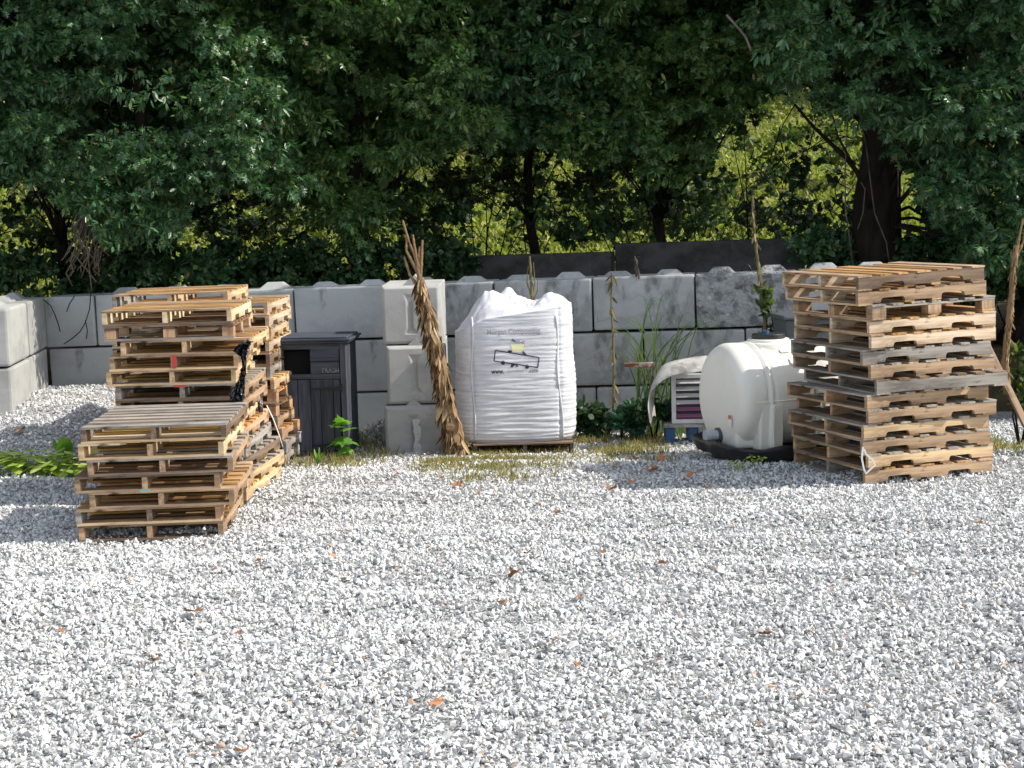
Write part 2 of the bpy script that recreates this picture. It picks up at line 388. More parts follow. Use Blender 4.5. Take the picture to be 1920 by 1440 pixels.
# ------------------------------------------------------------------ concrete blocks
ORD = ['first', 'second', 'third', 'fourth', 'fifth', 'sixth', 'seventh', 'eighth', 'ninth', 'tenth', 'eleventh', 'twelfth', 'thirteenth', 'fourteenth']
def lug(m, cx, z, ln=.34, wd=.26, h=.07, x0=None):
    a, b_ = ln/2, wd/2; t = ln*.26
    m.add([(cx-a, -b_, z-.01), (cx+a, -b_, z-.01), (cx+a, b_, z-.01), (cx-a, b_, z-.01), (cx-t, -.03, z+h), (cx+t, -.03, z+h), (cx+t, .03, z+h), (cx-t, .03, z+h)],
          [(0, 3, 2, 1), (4, 5, 6, 7), (0, 1, 5, 4), (1, 2, 6, 5), (2, 3, 7, 6), (3, 0, 4, 7)])
def block(p0, p1, z, mt, label, lugs=True, dep=.6, hgt=.6, tilt=0, loop=False):
    """block whose front face bottom runs p0->p1 (xy)"""
    d = Vector((p1[0]-p0[0], p1[1]-p0[1])); L = d.length; a = math.atan2(d.y, d.x)
    nrm = Vector((-math.sin(a), math.cos(a)))
    c = (Vector(p0)+Vector(p1))/2+nrm*dep/2
    e = empty('concrete_block', (c.x, c.y, z), a, label, 'concrete block', 'large interlocking concrete wall blocks', ry=-tilt)
    m = MB(); m.box((0, random.uniform(-.008, .008), hgt/2), (L-random.uniform(.012, .028), dep, hgt-.014), Matrix.Rotation(random.uniform(-.005, .005), 3, 'Y'), jit=.004); o = m.build('body', mt, e, bevel=random.uniform(.018, .03), seg=2)
    if lugs:
        for s in (-1, 1):
            q = MB(); lug(q, s*L*random.uniform(.235, .27), hgt-.007, ln=random.uniform(.31, .37), h=random.uniform(.055, .072)); q.build('lug', mt, e, bevel=.008, seg=1)
    if loop:
        q = MB(); q.tube([(-.05+.05*(1-math.cos(t)), 0, hgt+.07*math.sin(t)) for t in [k*math.pi/10 for k in range(11)]], .011, 6)
        q.build('lifting_loop', M['iron'], e, smooth=True)
    return e
def wallY(px):   # front face of the main wall line
    return 18.0-(px-83)/(1500-83)*1.25
def wallpt(px):
    # solve on line
    A = P(83, 600, 18.0); B_ = P(1500, 600, 16.75)
    d = P(px, 600, 10)
    # intersection of ray (0,0)->(d.x,d.y) with A-B in plan
    rx, ry = d.x, d.y; ex, ey = B_.x-A.x, B_.y-A.y
    t = (A.x*ey-A.y*ex)/(rx*ey-ry*ex)
    return (rx*t, ry*t)
def wz(x, row): return -.31+.015*(x-1)+.61*(2-row)
rows = [[83, 180, 368, 554, 740, 927, 1113, 1305, 1500, 1690], [87, 275, 460, 645, 832, 1018, 1207, 1398, 1590, 1780], [83, 180, 368, 554, 740, 927, 1117, 1305, 1500, 1690]]
rn = ['top', 'middle', 'bottom']
for r, js in enumerate(rows):
    for i in range(len(js)-1):
        p0, p1 = wallpt(js[i]), wallpt(js[i+1]); cx = (p0[0]+p1[0])/2
        mt = M['concrete'] if js[i] < 740 else M['concrete_stained']
        lb = 'grey concrete block, %s from the left corner in the %s row of the long wall' % (ORD[i], rn[r])
        if r == 0 and js[i] == 1305: mt = M['concrete_rough']; lb = 'pitted rough dark patched concrete block in the top row left of the right pallet stack'
        if r == 1 and js[i] == 87: lb = 'clean grey concrete block in the middle row just above the gravel heap'
        off = random.uniform(-.012, .012)
        block((p0[0], p0[1]+off), (p1[0], p1[1]+off), wz(cx, r), mt, lb, lugs=(r == 0 and i > 0), tilt=.015, loop=(r == 0 and js[i] == 1305))
# left return wall, running towards the camera; faces +X
c0 = wallpt(83)
for r in range(3):
    for i in range(2):
        ya = c0[1]-.02-i*1.22-(.0 if r != 1 else .0); yb = ya-1.2
        xx = c0[0]+.02+.17*i
        # p0->p1 with left normal pointing into the block (-X): direction +Y
        sft = .17
        block((xx+sft, yb), (xx, ya), wz(c0[0], r)+.01, M['concrete_warm'],
              '%s concrete block in the %s row of the short wall at the left edge' % (['sun warmed', 'nearest sunlit'][i], rn[r]), lugs=(r == 0), tilt=0)
# dark retaining wall behind
def darkpt(px, y): p = P(px, 500, y); return (p.x, p.y)
for i, (a, b_, z) in enumerate(((838, 1149, 1.72), (1153, 1511, 1.83))):
    block(darkpt(a, 19.7), darkpt(b_, 19.2), z-.9, M['concrete_dark'], ['dark stained long concrete slab behind the wall, above the white bag', 'dark stained long concrete slab behind the wall, above the white tank'][i], lugs=False, dep=.3, hgt=.9, tilt=.012)
# end-on stack of three blocks with grooves
def endblock(cx, cy, z, lb, yaw=0, tongue=True, white=False):
    e = empty('concrete_block', (cx, cy, z), yaw, lb, 'concrete block', 'large interlocking concrete wall blocks')
    m = MB(); w2, h, L, ch = .30, .61, 1.2, .03
    h -= .012
    # body sides/back as open box
    fr = -L/2
    o = [(-w2+ch, fr, ch), (w2-ch, fr, ch), (w2-ch, fr, h-ch), (-w2+ch, fr, h-ch)]
    s = [(-w2, fr+ch, 0), (w2, fr+ch, 0), (w2, fr+ch, h), (-w2, fr+ch, h)]
    k = [(-w2, L/2, 0), (w2, L/2, 0), (w2, L/2, h), (-w2, L/2, h)]
    g = [(-.075, fr, .10), (.075, fr, .10), (.02, fr, .17), (.02, fr, h-.16), (.07, fr, h-.09), (-.07, fr, h-.09), (-.05, fr, h-.16), (-.05, fr, .17)]
    gi = [(0, fr+.032, .15), (0, fr+.032, h-.14)]
    vs = o+s+k+g+gi
    O, Sx, K, Gg = 0, 4, 8, 12
    fs = [(4, 5, 9, 8), (5, 6, 10, 9), (6, 7, 11, 10), (7, 4, 8, 11), (8, 9, 10, 11),
          (0, 1, 5, 4), (1, 2, 6, 5), (2, 3, 7, 6), (3, 0, 4, 7)]
    g0 = 12
    # ring between outer quad and groove polygon
    fs += [(0, 1, g0+1, g0+0), (1, 2, g0+4, g0+3, g0+2, g0+1), (2, 3, g0+5, g0+4), (3, 0, g0+0, g0+7, g0+6, g0+5)]
    a, b_ = 20, 21
    fs += [(g0+0, g0+1, a), (g0+1, g0+2, a), (g0+2, g0+3, b_, a), (g0+3, g0+4, b_), (g0+4, g0+5, b_), (g0+5, g0+6, b_), (g0+6, g0+7, a, b_), (g0+7, g0+0, a)]
    m.add(vs, fs); m.build('body', M['concrete_warm'] if not white else M['concrete_warm'], e, bevel=.006, seg=1)
    if tongue:
        q = MB()
        for cyy in (-.42, .3):
            q = MB(); q.add([(-.09, cyy-.15, h-.01), (.09, cyy-.15, h-.01), (.09, cyy+.15, h-.01), (-.09, cyy+.15, h-.01), (0, cyy-.15, h+.075), (0, cyy+.15, h+.075)],
                  [(0, 3, 2, 1), (0, 1, 4), (3, 5, 2), (0, 4, 5, 3), (1, 2, 5, 4)]); q.build('lug', M['concrete_warm'], e)
    if white:
        q = MB()
        rr = random.Random(4)
        pts = []
        n = 14
        L_ = [(-.045+rr.uniform(-.002, .022), .06+i*.031) for i in range(n)]; R2 = [(.032+rr.uniform(-.02, .012), .06+i*.031) for i in range(n)]
        vs = []; 
        for i in range(n): vs += [(L_[i][0]+.03, fr-.004, L_[i][1]), (R2[i][0]+.03, fr-.004, R2[i][1]), (.03, fr-.012, L_[i][1])]
        fs = []
        for i in range(n-1): fs += [(3*i, 3*i+2, 3*i+5, 3*i+3), (3*i+2, 3*i+1, 3*i+4, 3*i+5)]
        q.add(vs, fs); q.build('lime_crust', mat('lime_crust', (.58, .58, .56), .9, bump=(60, 5, 1, .02)), e)
    return e
pc = P(777, 700, 15.55)
endblock(pc.x-.012, 16.11, -.27, 'lowest concrete block of the end-on stack, white crust down its middle', yaw=-.01, white=True)
endblock(pc.x+.005, 16.16, .34, 'middle concrete block of the end-on stack of three with grooved face', yaw=.02)
endblock(pc.x-.015, 16.2, .95, 'uppermost concrete block of the end-on stack of three', yaw=.0)

# ------------------------------------------------------------------ pallets
def notch_profile(l, z0, z1, notch=True, nd=.036):
    a = -l/2; b_ = l/2
    if not notch: return [(a, z0), (b_, z0), (b_, z1), (a, z1)]
    pts = [(a, z0)]
    for c in (-l*.235, l*.235):
        hw = .115
        pts += [(c-hw, z0), (c-hw+.008, z0+nd*.75), (c-hw+.025, z0+nd), (c+hw-.025, z0+nd), (c+hw-.008, z0+nd*.75), (c+hw, z0)]
    pts += [(b_, z0), (b_, z1), (a, z1)]
    return pts
def pallet(loc, yaw, tone, label, group, h=.118, w=1.016, l=1.219, style='stringer', tx=0, ty=0, tones=None, missing=(), broken=None, mark=None, seed=0, notch=True, nb=7):
    rr = random.Random(seed*31+5)
    tones = dict(tones or {})
    if 'bottom_deck' not in tones and rr.random() < .6: tones['bottom_deck'] = rr.choice(('grey', 'brown', 'tan', 'brown'))
    if 'top_deck' not in tones and rr.random() < .5: tones['top_deck'] = rr.choice(('grey', 'brown', 'tan'))  # random weathered deck tones, darkened also to paint in shade within the stacks
    e = empty('wooden_pallet', loc, yaw, label, 'pallet', group, rx=tx, ry=ty)
    T = {'top_deck': tone, 'bottom_deck': tone, 'stringer': tone, 'block': tone}
    if tones: T.update(tones)
    bt = .0155
    m = MB()
    # top boards run along x, spread along y
    ws = [rr.choice((.085, .09, .10, .135)) for _ in range(nb)]; ws[0] = ws[-1] = .13
    gap = (l-sum(ws))/(nb-1); y = -l/2
    for i, bw in enumerate(ws):
        if i not in missing:
            jx = rr.uniform(-.006, .006); Mx = Matrix.Rotation(rr.uniform(-.012, .012), 3, 'Z') @ Matrix.Rotation(rr.uniform(-.003, .003), 3, 'Y')
            if broken is not None and i == 0:
                x1 = -w/2+w*broken
                yy0, yy1 = -l/2, -l/2+bw; z0, z1 = h-bt, h
                m.add([(-w/2, yy0, z0), (x1-.05, yy0, z0), (x1, yy0+.03, z0), (x1-.12, yy1, z0), (-w/2, yy1, z0), (-w/2, yy0, z1), (x1-.05, yy0, z1), (x1, yy0+.03, z1), (x1-.12, yy1, z1), (-w/2, yy1, z1)],
                      [(0, 1, 2, 3, 4), (9, 8, 7, 6, 5), (0, 5, 6, 1), (1, 6, 7, 2), (2, 7, 8, 3), (3, 8, 9, 4), (4, 9, 5, 0)])
            else:
                m.box((jx, y+bw/2+rr.uniform(-.004, .004)*(0 < i < nb-1), h-bt/2+rr.uniform(0, .0015)), (w-rr.uniform(0, .008), bw, bt), Mx, jit=.001)
        y += bw+gap
    m.build('top_deck', W[T['top_deck']]['x'], e)
    m = MB()
    for c, bw in ((-l/2+.065, .13), (-.13*(style == 'stringer'), .09), (.13 if style == 'stringer' else .001, .09), (l/2-.065, .13)):
        m.box((rr.uniform(-.005, .005), c, bt/2), (w-rr.uniform(0, .01), bw, bt), jit=.001)
    m.build('bottom_deck', W[T['bottom_deck']]['x'], e)
    if style == 'stringer':
        for i, x in enumerate((-w/2+.021, 0+rr.uniform(-.02, .02), w/2-.021)):
            m = MB(); sw = .038
            m.prism(notch_profile(l-.004, bt+.0006, h-bt-.0006, notch), 'x', x-sw/2, x+sw/2)
            o = m.build('stringer', W[T['stringer'] if rr.random() < .75 else rr.choice(('tan', 'grey', 'pine', 'brown'))]['y'], e)
    else:
        for x in (-w/2+.05, 0, w/2-.05):
            for yy in (-l/2+.07, 0, l/2-.07):
                m = MB(); m.box((x, yy, bt+.0006+(h-3*bt)/2-.001), (.09, .13, h-3*bt-.004), jit=.001); m.build('block', W[T['block']]['z'], e)
        m = MB()
        for x in (-w/2+.05, 0, w/2-.05): m.box((x, 0, h-1.5*bt-.001), (.09, l-.01, bt-.002))
        m.build('stringer_board', W[T['top_deck']]['y'], e)
    if mark:
        x, z0, z1, mm, fr, wd = mark
        m = MB(); m.box((x, -l/2-.0015, (z0+z1)/2), (wd, .003, z1-z0)); m.build('paint_mark', M[mm], e)
    return e
NT = {'fresh': 'fresh yellow', 'pine': 'pale pine', 'tan': 'tan', 'orange': 'orange brown', 'grey': 'weathered grey', 'brown': 'dark brown', 'pale': 'pinkish pale', 'dark': 'blackened'}
# --- right stack: per level (near-corner px, yaw deg, tone, tones, style, tilt) from the bottom upwards
def stackR():
    g = 'pallets in the tall right stack'; N = 14; h = .1222
    th = 20.0
    data = [  # top first: corner px, yaw, tone, extras
     (1607, 20, 'pale', dict(tones={'top_deck': 'tan', 'bottom_deck': 'tan'}, ty=-.035, tx=-.01)),
     (1612, 20, 'pale', dict(tones={'bottom_deck': 'pine'}, ty=-.032)),
     (1632, 21, 'tan', dict(style='block', ty=-.02, tones={'block': 'tan', 'top_deck': 'grey', 'bottom_deck': 'tan'})),
     (1632, 20.5, 'pale', dict(ty=-.015, tones={'top_deck': 'tan', 'bottom_deck': 'tan'})),
     (1632, 20.5, 'pale', dict(ty=-.012, tones={'top_deck': 'tan', 'bottom_deck': 'brown'})),
     (1622, 20, 'grey', dict(ty=-.012, tones={'bottom_deck': 'tan'})),
     (1630, 20.5, 'tan', dict(ty=-.01, tones={'top_deck': 'grey', 'bottom_deck': 'grey'})),
     (1647, 17.5, 'grey', dict(w=1.25, notch=False, ty=-.01)),
     (1622, 21.5, 'orange', dict(ty=-.01, tones={'bottom_deck': 'tan'})),
     (1630, 19, 'brown', dict(ty=-.008, tones={'stringer': 'tan', 'top_deck': 'grey'})),
     (1618, 20, 'orange', dict(ty=-.006, tones={'top_deck': 'grey', 'bottom_deck': 'tan', 'stringer': 'tan'})),
     (1622, 20, 'grey', dict(ty=-.004, tones={'stringer': 'tan', 'bottom_deck': 'tan'})),
     (1625, 19.5, 'tan', dict(ty=0, tones={'stringer': 'pine'})),
     (1625, 19.5, 'tan', dict(ty=0, tones={'bottom_deck': 'grey'})),
    ]
    Zc = 12.28
    for i in range(N-1, -1, -1):
        px, yw, tone, kw = data[i]; lvl = N-1-i
        kw = dict(kw)
        w_ = kw.pop('w', 1.17); l_ = 1.219
        # here the stringers run along the long right-hand face: pallet y axis = direction of long face
        a = R_(yw)
        d = Vector((math.cos(a), math.sin(a))); q = Vector((-math.sin(a), math.cos(a)))
        z = lvl*h+.0
        c0_ = P(px, 912-lvl*28, Zc); c0_ = Vector((c0_.x, c0_.y))
        c = c0_+d*l_/2+q*w_/2
        # local y -> d, local x -> -q  : yaw such that rotating (0,1) gives d
        yaw = math.atan2(-d.x, d.y)+R_((.9, -.8, 1.2, -.5, .6, -1.3)[i % 6])
        ty_ = kw.pop('ty', 0); tx_ = kw.pop('tx', 0)
        lb = '%s wooden pallet, %s in the tall right stack' % (NT[tone], 'topmost' if i == 0 else (ORD[i]+' from the top' if i < N-1 else 'lowest'))
        if i == 7: lb = 'long weathered grey pallet jutting out of the middle of the right stack'
        if i == 2: lb = 'wooden pallet on square blocks, third from the top in the right stack'
        pallet((c.x, c.y, z), yaw, tone, lb, g, h=h-.001, w=w_, l=l_, seed=100+i, tx=-ty_, ty=0, **kw)
    for k in (): pass
stackR()
def stackL(name, N, base, h, data, g, nm, yaw0, Y, cxpx, seed, W_=1.03):
    """data from the top: dict(dx metres, yaw deg, tone, ...)"""
    for i in range(N-1, -1, -1):
        lvl = N-1-i; d = dict(data[i % len(data)]) if i < len(data) else {}
        tone = d.pop('tone', 'tan'); dx = d.pop('dx', 0); dy = d.pop('dy', 0); yw = d.pop('yaw', 0); tl = d.pop('tilt', 0)
        lb = '%s wooden pallet, %s in the %s' % (NT[tone], 'topmost' if i == 0 else (ORD[i]+' from the top' if i < N-1 else 'lowest'), nm)
        lb = d.pop('label', lb)
        c = Vector((cxpx, Y+.61))
        pallet((c.x+dx, c.y+dy, base+lvl*h), yaw0+R_(yw), tone, lb, g, h=h-.001, w=W_, l=1.219, seed=seed+i, ty=tl, **d)
# A: low front stack
xa = (P(150, 1000, 10.97).x+P(430, 1000, 10.97).x)/2
stackL('A', 7, .0, .1185, [
  dict(tone='grey', dx=.03, yaw=-.5, tones={'stringer': 'brown', 'top_deck': 'grey', 'bottom_deck': 'pine'}, nb=7, label='weathered grey slatted pallet topmost in the low front left stack'),
  dict(tone='fresh', dx=.0, tones={'bottom_deck': 'pine'}, broken=.33, label='fresh yellow pallet with a snapped board, second from the top in the low front stack'),
  dict(tone='brown', dx=.05, yaw=1, tones={'stringer': 'tan'}, missing=(1,)),
  dict(tone='tan', dx=-.045, yaw=.5, tones={'top_deck': 'brown', 'stringer': 'orange'}, mark=(-.02, .0, .016, 'paint_teal', 0, .07)),
  dict(tone='tan', dx=.06, yaw=0, tones={'top_deck': 'tan', 'bottom_deck': 'tan'}),
  dict(tone='orange', dx=-.055, yaw=1, tones={'bottom_deck': 'pine', 'top_deck': 'tan'}),
  dict(tone='brown', dx=-.03, yaw=0, tones={'stringer': 'orange', 'bottom_deck': 'brown'}),
 ], 'pallets in the low front left stack', 'low front stack', R_(3.0), 10.86, xa, 200)
# B: tall stack right behind
xb = (P(188, 700, 12.25).x+P(438, 700, 12.25).x)/2
stackL('B', 13, -.0, .1205, [
  dict(tone='fresh', dx=.0, yaw=0, label='bright fresh yellow pallet topmost in the tall left stack behind the low one'),
  dict(tone='brown', dx=.0, yaw=1, style='block', tones={'block': 'orange', 'bottom_deck': 'grey'}),
  dict(tone='pine', dx=.14, yaw=-.5, tones={'bottom_deck': 'tan'}),
  dict(tone='tan', dx=.05, yaw=-1, tones={'bottom_deck': 'pine', 'stringer': 'orange'}, mark=(.0, .012, .12, 'paint_red', 0, .035)),
  dict(tone='pine', dx=.0, yaw=1, tones={'top_deck': 'tan'}),
  dict(tone='brown', dx=.09, yaw=-1, tones={'top_deck': 'grey', 'stringer': 'grey'}, mark=(.0, .1, .118, 'paint_red', 0, .10)),
  dict(tone='tan', dx=.09, yaw=-2), dict(tone='pine', dx=.05, yaw=-1), dict(tone='orange', dx=.08, yaw=-3), dict(tone='grey', dx=.10, yaw=-3),
  dict(tone='orange', dx=.13, yaw=-8), dict(tone='tan', dx=.16, yaw=-8, tones={'stringer': 'pine'}), dict(tone='pine', dx=.14, yaw=-7),
 ], 'pallets in the tall left stack', 'tall left stack', R_(2.0), 12.25, xb, 300)
# C
xc = (P(215, 700, 13.7).x+P(432, 700, 13.7).x)/2
stackL('C', 14, -.06, .1205, [
  dict(tone='orange', dx=.0, tilt=-.012, tones={'top_deck': 'tan', 'stringer': 'pine'}, missing=(2,), label='orange brown pallet topmost in the rear left stack, the highest on the left'),
  dict(tone='brown', dx=.03, tilt=-.01), dict(tone='orange', dx=.06, tones={'stringer': 'pine'}), dict(tone='tan', dx=-.02), dict(tone='brown', dx=-.02, tones={'stringer': 'tan'}),
  dict(tone='pine', dx=.0), dict(tone='pale', dx=.06), dict(tone='tan', dx=-.02), dict(tone='orange', dx=.02), dict(tone='tan', dx=.04), dict(tone='orange', dx=.06, yaw=-2),
  dict(tone='tan', dx=.0), dict(tone='grey', dx=.02), dict(tone='tan', dx=.03),
 ], 'pallets in the rear left stack', 'rear left stack', R_(1.0), 13.7, xc, 400)
# D: narrow visible stack beside the bin
xd = P(513, 700, 14.75).x-.52
stackL('D', 13, -.12, .122, [
  dict(tone='pale', tones={'top_deck': 'tan'}), dict(tone='pale', dx=.01), dict(tone='pine', dx=.0, yaw=2), dict(tone='pale', dx=.0), dict(tone='orange', dx=.0), dict(tone='brown', dx=.0, tones={'stringer': 'grey'}),
  dict(tone='pine', dx=.07, yaw=-3), dict(tone='orange', dx=.05, notch=False, style='block'), dict(tone='orange', dx=.09, notch=False, style='block', yaw=-4), dict(tone='grey', dx=.10, yaw=-4), dict(tone='orange', dx=.15, yaw=-5),
  dict(tone='grey', dx=.16, yaw=-3), dict(tone='grey', dx=.14, yaw=-3),
 ], 'pallets in the narrow stack beside the bin', 'stack beside the dark bin', R_(-2.0), 14.75, xd, 500)
# strap at right stack, film on left stack
def bolt(pts, r, mt, name, label, cat, n=6):
    m = MB(); m.tube(pts, r, n); return tag(m.build(name, mt, smooth=True), label, cat)
def ribbon(pts, wd, mt, name, label, cat, nrm=(0, -1, 0), th=.002, parent=None):
    pts = [Vector(p) for p in pts]; nrm = Vector(nrm); vs = []; fs = []
    for i, p in enumerate(pts):
        t = (pts[min(i+1, len(pts)-1)]-pts[max(i-1, 0)]).normalized(); s = t.cross(nrm).normalized()*wd/2
        vs += [p-s, p+s, p+s+nrm*th, p-s+nrm*th]
    for i in range(len(pts)-1):
        for k in range(4): fs.append((4*i+k, 4*i+(k+1) % 4, 4*i+4+(k+1) % 4, 4*i+4+k))
    fs += [(3, 2, 1, 0), tuple(4*(len(pts)-1)+k for k in range(4))]
    m = MB(); m.add(vs, fs); o = m.build(name, mt, parent, smooth=False)
    if label: tag(o, label, cat)
    return o
Ys = 12.16
ribbon([P(x, y, Ys) for x, y in ((1618, 838), (1616, 860), (1620, 880), (1624, 888), (1632, 880), (1641, 872), (1636, 862), (1624, 852), (1620, 842))], .014, M['strap_white'], 'strap', 'white plastic strap hanging off the lower front corner of the right stack', 'strap')
rr = random.Random(5)
m = MB(); vs = []; fs = []
fp = [(470, 640, .05), (458, 646, .10), (452, 656, .12), (457, 668, .05), (459, 682, .03), (457, 696, .045), (455, 710, .05), (451, 722, .08), (446, 734, .11), (444, 746, .12), (446, 756, .05)]
NX = 11; rows_f = []
for i in range(len(fp)-1):
    for k in range(4):
        t = k/4; rows_f.append([fp[i][q]*(1-t)+fp[i+1][q]*t for q in range(3)])
for j, (px, py, wd_) in enumerate(rows_f):
    c = P(px, py, 12.13)
    for k in range(NX):
        u_ = (k/(NX-1)-.5)*wd_
        vs.append(c+Vector((u_, -.02+.07*noise.noise(Vector((k*.9, j*.55, 2))), .035*noise.noise(Vector((k*.8, j*.7, 9))))))
for j in range(len(rows_f)-1):
    for k in range(NX-1): fs.append((j*NX+k, j*NX+k+1, (j+1)*NX+k+1, (j+1)*NX+k))
m.add(vs, fs)
tag(m.build('stretch_film', M['wrap']), 'crumpled black stretch film caught on the corner of the tall left stack', 'plastic film')
bolt([P(x, y, 13.4) for x, y in ((500, 760), (512, 785), (522, 812), (530, 838))], .005, M['strap_white'], 'cord', 'thin white cord hanging down beside the narrow left stack', 'cord')
bolt([P(x, y, 13.2) for x, y in ((484, 740), (489, 770), (490, 800), (492, 830))], .022, M['wrap'], 'hanging_strap', 'black plastic strip hanging at the right side of the tall left stack', 'plastic strip')

# ------------------------------------------------------------------ wooden trash bin
def trashbin():
    p = P(659, 835, 15.35); gzv_ = gz(p.x-.4, 15.6)
    wd, dp, ht = .80, .62, 1.155
    e = empty('trash_bin', (p.x-wd/2, 15.35+dp/2, gzv_), R_(-4), 'dark weathered wooden bin with a strap hinged door and open slot', 'trash bin')
    Bx, Bz = M['bin']['x'], M['bin']['z']; f = -dp/2
    m = MB(); m.box((0, .03, ht/2-.02), (wd-.12, dp-.14, ht-.12)); m.build('inner_shade_box', M['void'], e)  # near-black box added to stand in for the shade inside the bin
    m = MB()
    for s in (-1, 1):
        for yy in (f+.02, dp/2-.02):
            m = MB(); m.box((s*(wd/2-.03), yy, ht/2), (.06, .04, ht)); m.build('corner_post', Bz, e, bevel=.004, seg=1)
        m = MB()
    for z, hh in ((.03, .06), (ht-.335, .05), (ht-.03, .06)):
        m = MB(); m.box((0, f+.022, z), (wd-.121, .036, hh)); m.build('front_rail', Bx, e, bevel=.003, seg=1)
    m = MB()   # side and back boards
    for s in (-1, 1):
        k = 6; bw = (dp-.082)/k
        for i in range(k): m.box((s*(wd/2-.02), f+.041+bw*(i+.5), ht/2), (.022, bw-.006, ht-.02))
    for i in range(8): m.box((-wd/2+.06+(wd-.12)/8*(i+.5), dp/2-.015, ht/2), ((wd-.12)/8-.006, .02, ht-.02))
    m.build('side_board', Bz, e, bevel=.003, seg=1)
    d = MB(); dw = wd-.14; x = -dw/2
    for bw in (.10, .13, .13, .10, .13, .07):
        d.box((x+bw/2, f+.012, .06+(ht-.335-.085)/2), (bw-.006, .022, ht-.335-.10)); x += bw
    door = d.build('door', Bz, e, bevel=.003, seg=1)
    for z in (.72-.02, .13):
        h_ = MB(); h_.add([(dw/2+.03, f-.006, z+.045), (dw/2+.03, f-.006, z-.045), (dw/2-.0, f-.006, z-.045), (dw/2-.0, f-.006, z-.022), (dw/2-.30, f-.006, z-.008), (dw/2-.30, f-.006, z+.006), (dw/2-.0, f-.006, z+.022), (dw/2-.0, f-.006, z+.045),
            (dw/2+.03, f+.002, z+.045), (dw/2+.03, f+.002, z-.045), (dw/2-.0, f+.002, z-.045), (dw/2-.0, f+.002, z-.022), (dw/2-.30, f+.002, z-.008), (dw/2-.30, f+.002, z+.006), (dw/2-.0, f+.002, z+.022), (dw/2-.0, f+.002, z+.045)],
            [tuple(range(8)), tuple(range(15, 7, -1))]+[(i, (i+1) % 8, (i+1) % 8+8, i+8) for i in range(8)]); h_.build('hinge', M['iron'], door)
    h_ = MB(); h_.box((-dw/2+.05, f-.012, .70), (.13, .02, .03)); h_.box((-dw/2+.085, f-.016, .68), (.055, .03, .05)); h_.box((-dw/2-.01, f-.012, .70), (.02, .03, .06)); h_.build('latch', M['iron'], door)
    m = MB(); pw = .29
    for i in range(2): m.box((wd/2-.07-pw/2, f+.016, ht-.31+.065+i*.125), (pw, .026, .12))
    pn = m.build('sign_panel', Bx, e, bevel=.003, seg=1)
    t = text_mesh('TRASH', .062, M['lettering'], 'lettering', pn, Vector((wd/2-.255, f-.001, ht-.295)), 0)
    m = MB()
    m.box((0, 0, ht+.012), (wd+.07, dp+.06, .022)); m.box((0, 0, ht+.035), (wd+.11, dp+.10, .022)); m.box((0, 0, ht+.056), (wd+.05, dp+.04, .018))
    m.build('roof', Bx, e, bevel=.004, seg=1)
M['lettering'] = mat('worn_white_paint', (.26, .27, .28), .8, tex=((.10, .11, .12), (30, 30, 30), 5, .45, .6))
def text_mesh(s, size, mt, name, parent, loc, ext=.0015, xs=1.0, bold=0):
    cu = bpy.data.curves.new('t', 'FONT'); cu.body = s; cu.size = size; cu.extrude = ext; cu.resolution_u = 3; cu.offset = bold
    to = bpy.data.objects.new('t', cu); COL.objects.link(to)
    bpy.context.view_layer.update()
    dg = bpy.context.evaluated_depsgraph_get(); me = bpy.data.meshes.new_from_object(to.evaluated_get(dg))
    bpy.data.objects.remove(to); 
    for v in me.vertices:
        x, y, z = v.co; v.co = (loc[0]+x*xs, loc[1]-z, loc[2]+y)
    if ext == 0:
        bm = bmesh.new(); bm.from_mesh(me); bmesh.ops.triangulate(bm, faces=bm.faces)
        for _ in range(3):
            ed = [q for q in bm.edges if q.calc_length() > .012]
            if not ed: break
            bmesh.ops.subdivide_edges(bm, edges=ed, cuts=1); bmesh.ops.triangulate(bm, faces=bm.faces)
        bm.to_mesh(me); bm.free()
    me.materials.clear(); me.materials.append(mt)
    o = bpy.data.objects.new(name, me); COL.objects.link(o); o.parent = parent
    return o
trashbin()

